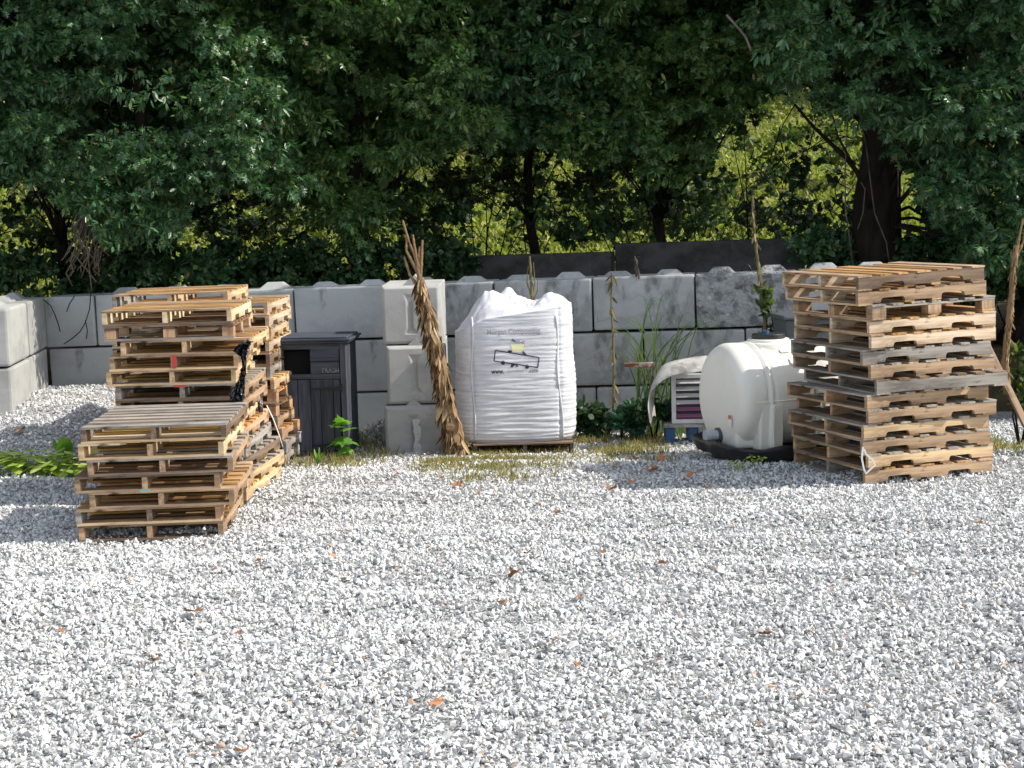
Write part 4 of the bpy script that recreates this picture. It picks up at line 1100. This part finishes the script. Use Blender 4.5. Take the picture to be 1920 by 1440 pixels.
# low foliage: individual shrubs along the wall top and understorey saplings
def leafy(name, label, cat, group, ctrs, rng, mt, size, per=9, sprays=14, rad=.25, tpl=SIMP, flat=.6, stems=True, base=None, droop=.3):
    """plant whose foliage clumps sit at ctrs (list of (Vector, radius))"""
    P0 = base if base is not None else ctrs[0][0]
    e = empty(name, P0, 0, label, cat, group)
    parts = []
    for c, r in ctrs:
        off = rng.normal(size=(sprays, 3)); off /= np.linalg.norm(off, axis=1)[:, None]; off *= rng.uniform(.3, 1, (sprays, 1))*r; off[:, 2] *= flat
        ow = off/np.linalg.norm(off, axis=1)[:, None]
        parts.append(spray_leaves(np.array(c)+off, ow, rng, per, size, size, droop, tpl))
    c_, l, t = join_np(parts); npmesh('foliage', c_-np.array(P0), l, t, mt, e)
    if stems:
        m = MB(); rr = random.Random(int(abs(P0[0])*100))
        for c, r in (ctrs if len(ctrs) < 8 else ctrs[::6]):
            b_ = Vector(c)-Vector(P0); 
            if b_.length < .05: b_ = Vector((0, 0, .1))
            mid = b_*.5+Vector((rr.uniform(-.1, .1), rr.uniform(-.05, .05), rr.uniform(0, .12)))
            m.tube([Vector((0, 0, -.05)), mid, b_], [.014, .009, .004], 5)
        m.build('stems', M['bark'], e, smooth=True)
    return e
rng = np.random.default_rng(77); rr = random.Random(77)
SH = [(20, 505, 1), (130, 500, 1), (240, 490, 1), (350, 495, 1), (455, 500, 1), (560, 495, 1), (640, 500, 1), (740, 500, 1), (820, 500, 1), (1560, 470, 1), (1640, 480, 1), (1730, 480, 1), (1820, 500, 1), (1900, 520, 1)]
for i, (px, py, s) in enumerate(SH):
    Y = 19.0+rr.uniform(-.3, .4); c = P(px, py, Y); b_ = Vector((c.x, Y, hz(c.x, Y)))
    ct = [(Vector((c.x+rr.uniform(-.4, .4), Y+rr.uniform(-.3, .4), rr.uniform(1.05, 1.88))), rr.uniform(.25, .42)) for _ in range(12)]
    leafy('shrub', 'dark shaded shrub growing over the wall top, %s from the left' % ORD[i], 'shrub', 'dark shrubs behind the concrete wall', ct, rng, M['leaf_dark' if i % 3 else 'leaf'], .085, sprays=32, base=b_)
# understorey saplings with dark branches against the bright slope
US = [(760, 400, 9, 'left'), (880, 330, 12, ''), (960, 330, 8, ''), (860, 420, 8, ''), (1190, 380, 9, ''), (1330, 390, 10, ''), (1500, 400, 8, ''), (1260, 440, 7, ''), (440, 410, 8, ''), (560, 440, 8, ''), (60, 430, 8, ''), (1050, 440, 5, ''), (1440, 260, 4, '')]
UL = ['broad leaved sapling right of the slim dark trunk', 'dark maple like bough against the bright slope above the dried stalk', 'dark drooping bough left of the bright gap', 'low dark sapling behind the dried stalk top', 'thin dark sapling above the slab joint', 'dark tangled sapling above the white tank', 'sparse sapling left of the broad black trunk', 'low scrub on top of the dark slab', 'sapling in the bright gap above the left pallets', 'low sapling in the gap left of the slim trunk', 'scrubby sapling at the far left in the bright gap', 'small scrub in the middle of the bright slope', 'thin twiggy sapling in the upper right bright gap']
for i, (px, py, n, _) in enumerate(US):
    n = int(n*2.4); Y = rr.uniform(20.6, 22.0); c = P(px, py, Y); b_ = Vector((c.x+rr.uniform(-.3, .3), Y, hz(c.x, Y)))
    ct = [(c+Vector((rr.uniform(-1.0, 1.0), rr.uniform(-.5, .5), rr.uniform(-.6, .55))), rr.uniform(.2, .45)) for _ in range(n)]
    leafy('sapling', UL[i], 'sapling', 'saplings in front of the bright slope', ct, rng, M['leaf' if i % 2 else 'leaf_dark'], (.11, .085)[i % 2], per=4, sprays=9, tpl=(MAPLE, OAK)[i % 2], base=b_, flat=.7)
# bare branches crossing the right gap
def bare(name, label, segs, Y, r, mt=M['bark'], cat='branch', n=5):
    m = MB()
    for s in segs:
        pts = [P(x, y, Y+.15*math.sin(i)) for i, (x, y) in enumerate(s)]
        m.tube(pts, [r*(1-.7*k/len(pts)) for k in range(len(pts))], n)
    return tag(m.build(name, mt, smooth=True), label, cat)
rb = random.Random(8)
segs = [[(1590, 255), (1540, 270), (1480, 295), (1440, 330), (1400, 365)], [(1600, 260), (1560, 250), (1500, 290), (1460, 320)], [(1500, 60+120), (1470, 230), (1450, 280), (1430, 340)], [(1520, 190), (1530, 230), (1510, 300), (1500, 340)]]
for _ in range(34):
    x, y = rb.uniform(1380, 1590), rb.uniform(230, 430); s = [(x, y)]
    for k in range(5): x += rb.uniform(-22, 22); y += rb.uniform(4, 26); s.append((x, y))
    segs.append(s)
bare('tangled_branches', 'tangle of thin dark bare branches across the upper right gap', segs, 20.4, .009)
segs = []
for _ in range(46):
    x, y = rb.uniform(700, 1300), rb.uniform(290, 440); s = [(x, y)]; dx = rb.uniform(-18, 22)
    for k in range(5): x += dx+rb.uniform(-10, 10); y += rb.uniform(-6, 20); s.append((x, y))
    segs.append(s)
bare('thin_branches', 'thin dark twigs crossing the bright middle slope', segs+[[(670, 270), (740, 265), (830, 330), (900, 380)], [(1050, 310), (1100, 370), (1180, 430), (1200, 445)]], 20.9, .010)
for gi, (ga, gb) in enumerate(((0, 200), (370, 600))):
  segs = []
  for _ in range(20):
    x, y = rb.uniform(ga, gb), rb.uniform(330, 450); s = [(x, y)]; dx = rb.uniform(-18, 18)
    for k in range(5): x += dx+rb.uniform(-10, 10); y += rb.uniform(-6, 20); s.append((x, y))
    segs.append(s)
  bare('scrub_twigs', ['thin dark scrub twigs in the gap at the left edge', 'thin dark scrub twigs in the gap above the left pallets'][gi], segs, 20.7, .009)
# hanging vines
def vine(label, paths, Y, r=.008):
    m = MB()
    for s in paths: m.tube([P(x, y, Y+.05*math.sin(i*1.3)) for i, (x, y) in enumerate(s)], r, 5)
    return tag(m.build('hanging_vine', M['twig'], smooth=True), label, 'vine', 'bare hanging vines')
vine('pale bare vine hanging in front of the broad black trunk', [[(1590, 200), (1588, 250), (1584, 330), (1586, 400), (1600, 500)], [(1610, 200), (1625, 280), (1632, 340), (1640, 400), (1662, 455), (1668, 500)], [(1580, 315), (1605, 325), (1622, 355), (1618, 400), (1608, 430)]], 18.6)
vine('long bare vine hanging right of the broad trunk', [[(1685, 240), (1690, 270), (1715, 295), (1738, 330), (1740, 370)], [(1690, 270), (1684, 320), (1684, 370)]], 18.4)
vine('pale dead branch stub in the upper right crown', [[(1362, 28), (1382, 50), (1398, 70), (1408, 95)]], 17.2, .014)
pts = []
for k in range(26):
    x, y = 160+rb.uniform(-14, 14), 375+rb.uniform(0, 40); s = [(x, y)]
    for j in range(6): x += rb.uniform(-14, 14); y += rb.uniform(10, 26); s.append((x, y))
    pts.append(s)
vine('brown tangle of dead roots hanging over the wall at the left', pts+[[(172, 250), (174, 320), (170, 380), (160, 430), (165, 480), (172, 545)]], 17.7, .008)
def wallvine(label, paths, Y):
    m = MB()
    for s in paths:
        m.tube([P(x, y, Y) for x, y in s], .006, 5)
    return tag(m.build('creeper', M['bark'], smooth=True), label, 'vine', 'bare creepers on the wall')
wallvine('thin bare creeper crossing the wall face left of the pallets', [[(171, 545), (168, 580), (160, 605), (150, 622), (135, 635), (120, 645)], [(160, 600), (164, 620), (162, 635)], [(140, 555), (130, 570), (125, 585)]], 17.82)
wallvine('small dotted creeper at the left wall corner', [[(82, 562), (95, 573), (103, 590), (110, 610), (113, 622)]], 17.88)

# distant trees beyond the slope
def fartree(px, Y, h, rw, label, seed):
    rng = np.random.default_rng(seed); rr = random.Random(seed); x0 = P(px, 300, Y).x; z0 = hz(x0, Y)
    e = empty('distant_tree', (x0, Y, z0), 0, label, 'tree', 'trees beyond the grassy slope')
    n = 46; c = rng.normal(size=(n, 3)); c /= np.linalg.norm(c, axis=1)[:, None]; c *= rng.uniform(.35, 1, (n, 1)); c *= np.array([rw, rw, h*.45]); c[:, 2] += h*.55
    off = rng.normal(size=(n, 16, 3))*.28*rw; s = (c[:, None]+off).reshape(-1, 3); o = off.reshape(-1, 3); o /= np.linalg.norm(o, axis=1)[:, None]
    cc, l, t = spray_leaves(s, o, rng, 9, .36, .3, .2, SIMP)
    npmesh('crown', cc, l, t, M['leaf_far'], e)
    m = MB(); m.tube([(0, 0, -.5), (.1, 0, h*.3), (0, .1, h*.8)], [.28, .22, .08], 8); m.build('trunk', M['bark'], e, smooth=True)
FT = [(-150, 50), (90, 46), (300, 50), (470, 44), (640, 52), (800, 46), (960, 42), (1110, 50), (1290, 56), (1470, 66), (1640, 52), (1830, 50), (2050, 52)]
for i, (px, Y) in enumerate(FT):
    fartree(px, Y, rr.uniform(12, 15), rr.uniform(3.0, 3.8), 'olive green tree beyond the slope, %s from the left' % ORD[i], 900+i)
for i, (px, Y) in enumerate([(0, 75), (350, 72), (700, 74), (1050, 73), (1400, 80), (1750, 75)]):
    fartree(px, Y, 20, 6.5, 'tall dark tree far back at the skyline, %s from the left' % ORD[i], 950+i)
# meadow growth on the slope
def meadow():
    rng = np.random.default_rng(5); n = 20000
    y = 24.5+rng.random(n)**1.5*32; x = rng.uniform(-.42, .42, n)*y
    z = np.array([hz(a, b_) for a, b_ in zip(x, y)])
    d = rng.normal(size=(n, 3))*.35; d[:, 2] = 1; d /= np.linalg.norm(d, axis=1)[:, None]
    c = spray_leaves(np.stack([x, y, z+.12], 1), d, rng, 6, .19, .12, -.2, leaf_simple(.14))
    n2 = 2600; y = 25+rng.random(n2)**1.4*28; x = rng.uniform(-.42, .42, n2)*y; z = np.array([hz(a, b_) for a, b_ in zip(x, y)])
    d = rng.normal(size=(n2, 3)); d[:, 2] = abs(d[:, 2]); d /= np.linalg.norm(d, axis=1)[:, None]
    c2 = spray_leaves(np.stack([x, y, z+rng.uniform(.05, .5, n2)], 1), d, rng, 8, .12, .2, .1, SIMP)
    tag(npmesh('meadow_growth', *join_np([c, c2]), M['grass_meadow']), 'sunlit yellow green weeds and grass on the slope', 'grass', kind='stuff')
meadow()

rb2 = random.Random(31); rngb = np.random.default_rng(31)
for i, (px, Y, h) in enumerate(sorted([(760, 30, 1.3), (900, 37, 1.8), (1060, 29, 1.0), (1180, 35, 1.7), (1330, 30, 1.4), (1420, 42, 2.2), (1530, 33, 1.6), (500, 31, 1.4), (400, 36, 1.8), (60, 31, 1.4), (180, 36, 1.8), (980, 46, 2.4), (1500, 52, 2.6), (1240, 44, 2.2)])):
    x0 = P(px, 300, Y).x; z0 = hz(x0, Y)
    ct = [(Vector((x0+rb2.uniform(-h, h), Y+rb2.uniform(-.5, .5), z0+rb2.uniform(.1, h*.8))), rb2.uniform(.3, .55)) for _ in range(14)]
    leafy('bush', 'rounded bush growing on the sunlit slope, %s bush from the left' % ORD[i], 'bush', 'bushes on the slope', ct, rngb, M['leaf_far'], .15, per=7, sprays=16, base=Vector((x0, Y, z0)), stems=False)
# ------------------------------------------------------------------ grass, weeds
def blades(name, label, regions, mt, seed, hgt=.09, dens=900, cat='grass'):
    rng = np.random.default_rng(seed); parts = []
    for (x0, y0, x1, y1, k) in regions:
        a, b_ = G(x0, y1), G(x1, y1); c = G((x0+x1)/2, y0); yn, yf = min(a.y, b_.y), c.y
        area = (b_.x-a.x)*(yf-yn); n = int(area*dens*k)
        u = rng.uniform(-1, 1, n); v = rng.uniform(-1, 1, n); s = (u**2+v**2) < rng.uniform(.2, 1.1, n)
        u, v = u[s], v[s]; n = len(u)
        x = (a.x+b_.x)/2+u*(b_.x-a.x)/2; y = (yn+yf)/2+v*(yf-yn)/2
        cl = np.array([noise.noise(Vector((xx*2.2, yy*2.2, seed))) for xx, yy in zip(x, y)]); s = cl > rng.uniform(-.45, .25, n); x, y = x[s], y[s]; n = len(x)
        z = gzv(x, y)
        d = rng.normal(size=(n, 3))*.45; d[:, 2] = 1
        Mx = dirmat(d, rng, 1.0)*(hgt*rng.uniform(.4, 1.5, n))[:, None, None]
        tv, tf = leaf_simple(.06)
        parts.append(instance_merge(tv, tf, Mx, np.stack([x, y, z], 1)))
    return tag(npmesh(name, *join_np(parts), mt), label, cat, kind='stuff')
blades('grass_patch', 'short olive grass growing through the gravel in front of the bag', [(740, 836, 1110, 908, 2.2), (790, 838, 1000, 880, 1.4), (900, 860, 1040, 900, .8)], M['grass'], 21, .055)
blades('dry_grass', 'sparse yellowed grass between the bag and the tank', [(1050, 812, 1330, 878, 1.9), (1080, 810, 1290, 838, 1.2)], M['grass'], 22, .06)
blades('verge_grass', 'yellow green grass at the right edge behind the stack', [(1830, 790, 1990, 855, 2.4)], M['grass'], 23, .07)
blades('weedy_grass', 'thin weeds at the foot of the dark bin', [(500, 828, 735, 885, .8)], M['grass'], 24, .08)
def ctrs(px, py, Y, n, sx, sz, r, rr): 
    c = P(px, py, Y); return [(c+Vector((rr.uniform(-sx, sx), rr.uniform(-.12, .12), rr.uniform(-sz, sz))), r*rr.uniform(.7, 1.2)) for _ in range(n)]
rr = random.Random(3); rng = np.random.default_rng(8)
for i, (px, py, Y, n, lb) in enumerate([(1105, 785, 16.3, 7, 'dark green weeds at the wall foot right of the white bag'), (1165, 785, 16.1, 8, 'deep green weed clump below the thin spike plant'), (1225, 775, 16.0, 9, 'dark leafy weeds left of the louvered unit')]):
    c = P(px, py, Y); leafy('weed_clump', lb, 'weeds', 'weeds at the foot of the wall', ctrs(px, py, Y, n, .20, .11, .12, rr), rng, M['leaf_teal'] if i == 1 else M['leaf_dark'], .10, sprays=9, per=7, base=Vector((c.x, Y, gz(c.x, Y))))
def plant(name, label, cat, base, stemh, leaves, mt, tpl, size, rng, group=None, lean=(0, 0)):
    e = empty(name, base, 0, label, cat, group)
    m = MB(); m.tube([(0, 0, -.02), (lean[0]*.5, lean[1]*.5, stemh*.5), (lean[0], lean[1], stemh)], [.009, .007, .004], 6); m.build('stem', mt, e, smooth=True)
    D = np.array([l[:3] for l in leaves], float); Pp = np.array([l[3:6] for l in leaves], float); sz = np.array([l[6] for l in leaves])*size
    tv, tf = tpl; c, l, t = instance_merge(tv, tf, dirmat(D, rng, .15)*sz[:, None, None], Pp)
    npmesh('leaves', c, l, t, mt, e); return e
b0 = P(645, 830, 15.0); b0.z = gz(b0.x, 15.0)
plant('sycamore_seedling', 'bright lime green broad leaved seedling in front of the dark bin', 'seedling', b0, .34,
      [(-.7, -.6, .25, 0, 0, .34, 1), (.7, -.5, .15, 0, 0, .32, 1), (0, -.8, .5, 0, 0, .36, .95), (-.8, -.4, -.25, 0, 0, .22, 1.05), (.8, -.5, -.2, .0, 0, .22, 1.1), (0, -.9, -.3, 0, 0, .24, 1.1), (-.3, -.5, .8, 0, 0, .36, .8), (.6, -.6, -.4, 0, 0, .14, .8), (-.6, -.6, -.4, 0, 0, .13, .9)], M['leaf_lime'], MAPLE, .19, rng)
b0 = G(122, 868)
plant('pokeweed_sprout', 'upright bright green leafy sprout at the gravel heap left of the pallets', 'weed', b0, .12,
      [(-.3, -.3, 1, 0, 0, .06, 1.3), (.3, -.2, 1, .01, 0, .05, 1.2), (.1, -.4, 1, 0, 0, .05, 1.5), (.9, -.3, .2, 0, 0, .05, 1), (-.9, -.3, .3, 0, 0, .05, 1), (.5, -.6, .1, 0, 0, .04, .9)], M['leaf_lime'], leaf_simple(.3), .17, rng)
# trailing yellow-green weeds at left
for i, (px, py, lb) in enumerate([(15, 868, 'yellow green trailing weed at the left frame edge'), (55, 872, 'curling pale green weed second from the left edge'), (95, 872, 'curling pale green weed below the upright sprout'), (135, 878, 'curling pale green weed touching the low front stack')]):
    b0 = G(px, py+16); L_ = []
    for k in range(34):
        a = rr.uniform(0, 6.28); L_.append((math.cos(a), math.sin(a)-.3, rr.uniform(-.5, .35), rr.uniform(-.17, .17), rr.uniform(-.12, .12), rr.uniform(.06, .20), rr.uniform(.6, 1.15)))
    plant('trailing_weed', lb, 'weed', b0, .16, L_, M['leaf_yellow'], leaf_simple(.3), .17, rng, 'trailing weeds at the gravel heap')
for i, (px, py, h, lx, lb) in enumerate([(585, 850, .42, .16, 'thin seeding grass stalk leaning right at the dark bin'), (668, 842, .26, .24, 'thin grass stalk leaning right past the seedling'), (596, 870, .16, .02, 'small lime weed near the gravel edge by the narrow stack'), (1140, 822, .3, .0, 'single upright grass stem in front of the deep green weeds')]):
    b0 = G(px, py); L_ = [(rr.uniform(-1, 1), rr.uniform(-1, 1), rr.uniform(.6, 1.6), 0, 0, rr.uniform(0, h*.3), rr.uniform(.7, 1.3)) for _ in range(9)]
    plant('grass_stalk' if i != 2 else 'small_weed', lb, 'weed', b0, h, L_, M['grass_green'] if i != 2 else M['leaf_lime'], leaf_simple(.07 if i != 2 else .3), .16 if i != 2 else .09, rng, 'single weeds in the gravel', lean=(lx, 0))
for i, (px, py, n, lb) in enumerate([(1382, 880, 10, 'small pale yellow green weed under the front of the black tray'), (1420, 872, 10, 'second small pale weed under the black tray')]):
    b0 = G(px, py); L_ = [(rr.uniform(-1, 1), rr.uniform(-1, 0), rr.uniform(-.2, .6), rr.uniform(-.07, .07), rr.uniform(-.05, .05), rr.uniform(.02, .09), rr.uniform(.6, 1.2)) for _ in range(n*2)]
    plant('small_weed', lb, 'weed', b0, .06, L_, M['leaf_yellow'], leaf_simple(.34), .055, rng, 'single weeds in the gravel')
b0 = Vector(P(1915, 700, 14.6)); g0 = gz(b0.x, 14.6)
leafy('leafy_weed', 'pale green leafy weed at the right frame edge beside the board', 'weed', None, [(P(1912, 660, 14.6), .1), (P(1918, 700, 14.6), .13), (P(1905, 730, 14.6), .12), (P(1918, 745, 14.6), .15)], rng, M['leaf_far'], .09, per=6, sprays=7, base=Vector((b0.x, 14.6, g0)))
# tall arching grass by the wall
def reeds():
    base = P(1225, 790, 16.4); base.z = gz(base.x, 16.4); e = empty('tall_grass', base, 0, 'tall arching green grass against the wall above the grey fender', 'tall grass')
    m = MB(); r2 = random.Random(12)
    tips = [(1175, 595), (1190, 575), (1200, 640), (1215, 535), (1225, 560), (1240, 600), (1260, 585), (1280, 600), (1290, 640), (1310, 620), (1180, 620), (1165, 640), (1250, 640), (1205, 560), (1270, 560), (1300, 560), (1230, 520), (1195, 600), (1285, 580), (1320, 645)]
    for tx, ty in tips:
        for _ in range(2):
            a = P(1225+r2.uniform(-45, 60), 790, 16.4+r2.uniform(-.15, .15)); a.z = base.z
            t = P(tx+r2.uniform(-12, 12), ty+r2.uniform(-10, 14), 16.4+r2.uniform(-.2, .2)); 
            top_ = (a+t)/2+Vector((0, 0, (t.z-a.z)*.36))
            droop = t+Vector(((t.x-a.x)*.8+(.16 if t.x > a.x else -.16), 0, -.22))
            pts = []
            for k in range(9):
                u = k/8; pts.append((a*(1-u)**3+a.lerp(top_, .7)*3*u*(1-u)**2+(t+Vector((0, 0, .05)))*3*u*u*(1-u)+droop*u**3)-base)
            w0 = .007
            vs = []; fs = []
            for k, p in enumerate(pts):
                wv = w0*(1-(k/8)**2)+.001; vs += [(p.x-wv, p.y-.003, p.z), (p.x, p.y+.003, p.z-.002), (p.x+wv, p.y-.003, p.z)]
            for k in range(8): fs += [(3*k, 3*k+1, 3*k+4, 3*k+3), (3*k+1, 3*k+2, 3*k+5, 3*k+4)]
            m.add(vs, fs)
    m.build('blades', M['grass_green'], e)
reeds()
# mullein stalks
def stalk(name, label, path, Y, r, mt, leaflen, nleaf, seed, prongs=(), droop=-1.0, rough=.35, group='dried mullein stalks', leafr=None):
    r2 = random.Random(seed); rng = np.random.default_rng(seed)
    pts = [P(x, y, Y+(yy if False else 0)) for x, y in path]; base = pts[0].copy()
    e = empty(name, base, 0, label, 'dried plant', group)
    dense = []
    for i in range(len(pts)-1):
        for k in range(8): dense.append(pts[i].lerp(pts[i+1], k/8))
    dense.append(pts[-1]); rad = [r[0]+(r[1]-r[0])*(k/(len(dense)-1))**.7 for k in range(len(dense))]
    m = MB(); nn = 12; vs = []; fs = []
    for i, p in enumerate(dense):
        for k in range(nn):
            th = 2*math.pi*k/nn; q = 1+rough*noise.noise(Vector((math.cos(th)*2, math.sin(th)*2, p.z*9+seed)))+.25*rough*r2.uniform(-1, 1)
            vs.append(p-base+Vector((math.cos(th), math.sin(th), 0))*rad[i]*q)
    for i in range(len(dense)-1):
        for k in range(nn): fs.append((i*nn+k, i*nn+(k+1) % nn, (i+1)*nn+(k+1) % nn, (i+1)*nn+k))
    m.add(vs, fs); m.build('stem', mt, e, smooth=False)
    pr_r = r[1]*(.52 if r[1] > .03 else .75)
    for pr in prongs:
        q = MB(); pp = [P(x, y, Y+.02) for x, y in pr]; dd = []
        for i in range(len(pp)-1):
            for k in range(6): dd.append(pp[i].lerp(pp[i+1], k/6)-base)
        dd.append(pp[-1]-base)
        q.tube(dd, [(pr_r*(1-.55*k/len(dd)))*(1+.3*r2.uniform(-1, 1)) for k in range(len(dd))], 8); q.build('seed_spike', mt, e)
    if nleaf:
        idx = rng.integers(0, len(dense)-1, nleaf); th = rng.uniform(0, 6.28, nleaf)
        pos = np.array([np.array(dense[i]-base)+np.array([math.cos(t), math.sin(t), 0])*rad[i]*.75 for i, t in zip(idx, th)])
        pos[:, 2] += rng.uniform(-.03, .03, nleaf)
        D = np.stack([np.cos(th)*.35, np.sin(th)*.35, np.full(nleaf, droop)+rng.uniform(-.45, .45, nleaf)], 1)
        s = leaflen*rng.uniform(.3, 1.55, nleaf)
        nrm = np.stack([np.cos(th), np.sin(th), np.zeros(nleaf)], 1)
        d = D/np.linalg.norm(D, axis=1)[:, None]; x = np.cross(d, nrm); x /= np.linalg.norm(x, axis=1)[:, None]; z = np.cross(x, d)
        R = np.stack([x, d, z], -1)*s[:, None, None]
        tv, tf = leaf_simple(.13); tv = tv*np.array([1, 1, 3.2]); R = R @ rotmats_small(len(pos), rng)
        npmesh('dead_leaves', *instance_merge(tv, tf, R, pos), mt, e)
    return e
stalk('dried_mullein', 'thick shaggy brown dried mullein leaning across the end-on block stack', [(858, 838), (846, 790), (832, 720), (815, 640), (798, 570), (787, 520)], 15.05, (.11, .036), M['deadstalk'], .13, 2600, 1,
      prongs=[[(788, 525), (778, 480), (766, 450), (755, 413)], [(788, 525), (775, 495), (762, 470), (762, 445)], [(788, 530), (790, 490), (792, 450)], [(790, 530), (782, 490), (776, 455), (774, 440)], [(786, 540), (768, 515), (758, 482)], [(787, 520), (785, 480), (787, 462)]])
stalk('dried_mullein', 'thin dried spike plant standing against the wall right of the bag', [(1151, 800), (1150, 760), (1151, 700), (1150, 640), (1146, 580), (1147, 535), (1147, 512)], 16.2, (.018, .008), M['stalk_olive'], .09, 60, 2, droop=-.35)
stalk('dried_mullein', 'forked brown dried stalk rising behind the white bag', [(1000, 640), (998, 590), (997, 550), (996, 520), (993, 480)], 16.0, (.022, .010), M['stalk_olive'], .05, 160, 3, prongs=[[(998, 560), (988, 530), (990, 500)], [(998, 560), (1003, 530), (1000, 492)], [(998, 570), (1008, 545), (1008, 520)]])
stalk('dried_mullein', 'tall dried stalk with green leaves rising behind the tank lid', [(1440, 660), (1435, 620), (1432, 570), (1424, 520), (1418, 470), (1413, 420), (1411, 368)], 15.9, (.028, .009), M['stalk_olive'], .07, 160, 4)
p = P(1440, 580, 15.9); leafy('green_creeper', 'olive green leaves climbing the dried stalk behind the tank', 'weed', None, [(P(1440, 545, 15.88), .1), (P(1438, 580, 15.88), .12), (P(1452, 612, 15.88), .13), (P(1445, 640, 15.88), .12)], rng, M['leaf_far'], .10, per=5, sprays=6, base=Vector((p.x, 15.9, gz(p.x, 15.9))))
stalk('dried_mullein', 'tall dried mullein at the right frame edge', [(1888, 720), (1884, 680), (1890, 620), (1896, 560), (1900, 500), (1906, 460)], 14.4, (.038, .022), M['deadstalk'], .06, 360, 6, prongs=[[(1904, 490), (1910, 450), (1918, 410)], [(1902, 500), (1897, 480), (1896, 472)], [(1906, 480), (1918, 455), (1924, 430)]])
stalk('dried_weed', 'small dead weed hanging on the dark slab', [(1197, 512), (1194, 495), (1190, 480)], 17.0, (.012, .005), M['twig'], .08, 26, 7, droop=-.4)
# stump foot under right mullein
b0 = G(1892, 790)

# ------------------------------------------------------------------ fallen leaves
LV = [(368, 1165, .105, 'large curled brown leaf lying on the gravel at the lower left'), (812, 1335, .075, 'torn rusty leaf near the bottom of the gravel'), (968, 1083, .085, 'wide reddish brown leaf in the middle of the gravel'), (986, 1052, .06, None), (943, 1137, .055, None),
      (1240, 1070, .06, None), (1434, 1198, .06, None), (1035, 1222, .05, None), (457, 1410, .06, None), (627, 1058, .05, None), (482, 1064, .05, None), (1047, 968, .05, None), (860, 912, .07, None), (900, 930, .05, None), (930, 930, .05, None), (1150, 916, .09, 'orange brown leaf at the left end of the stack shadow'),
      (1222, 882, .10, 'orange leaf between the two shadows left of the tank'), (1112, 893, .07, None), (1298, 898, .07, None), (1235, 868, .09, None), (1190, 868, .06, None), (746, 900, .06, None), (795, 880, .07, None), (1837, 988, .05, None), (1128, 1043, .04, None), (1085, 1125, .04, None), (288, 1250, .05, None), (112, 1190, .04, None),
      (42, 812, .10, 'rounded orange brown leaf lying on the gravel heap'), (258, 1392, .05, None), (449, 1197, .04, None), (1215, 1250, .035, None), (1082, 1262, .04, None), (1325, 915, .06, None), (1180, 903, .06, None), (760, 1045, .035, None), (808, 870, .07, None), (830, 905, .05, None), (1560, 1112, .035, None), (1700, 1000, .04, None), (655, 1010, .035, None), (1010, 950, .05, None), (1500, 1320, .035, None)]
tv, tf = MAPLE
proto = {}
TN = ['', 'first', 'second', 'third', 'fourth', 'fifth', 'sixth', 'seventh', 'eighth', 'ninth', 'tenth', 'eleventh', 'twelfth', 'thirteenth', 'fourteenth', 'fifteenth', 'sixteenth', 'seventeenth', 'eighteenth', 'nineteenth']
def nth(n):
    if n < 20: return TN[n]
    t, u_ = divmod(n, 10); return (['twentieth', 'thirtieth', 'fortieth'][t-2] if u_ == 0 else ['twenty', 'thirty', 'forty'][t-2]+' '+TN[u_])
SM = sorted(l[0] for l in LV if not l[3])
for i, (px, py, s, lb) in enumerate(LV):
    r2 = random.Random(i+50); p = G(px, py)
    k = i % 6
    if k not in proto:
        tvv = tv.copy(); tvv[:, 0] *= 1.25; tvv[:, 1] -= .5; tvv[:, 2] = .35*tvv[:, 0]**2*2.4+.25*(tvv[:, 1])**2*1.6+.06*np.sin(tvv[:, 1]*9+k)+.05*np.cos(tvv[:, 0]*12+k)
        me = bpy.data.meshes.new('fallen_leaf'); me.from_pydata([tuple(v) for v in tvv], [], tf); me.materials.append(M['deadleaf']); proto[k] = me
    o = bpy.data.objects.new('fallen_leaf', proto[k]); COL.objects.link(o); o.location = (p.x, p.y, gz(p.x, p.y)+float(undul(p.x, p.y))+.030)
    s *= 1.15; o.scale = (s, s, s); o.rotation_euler = (r2.uniform(-.2, .7), r2.uniform(-.35, .35), r2.uniform(0, 6.28))
    if lb: tag(o, lb, 'leaf', 'dry brown leaves scattered on the gravel')
    else: tag(o, 'small dry brown leaf on the gravel, %s small leaf from the left edge' % nth(SM.index(px)+1), 'leaf', 'small dry brown leaves on the gravel')
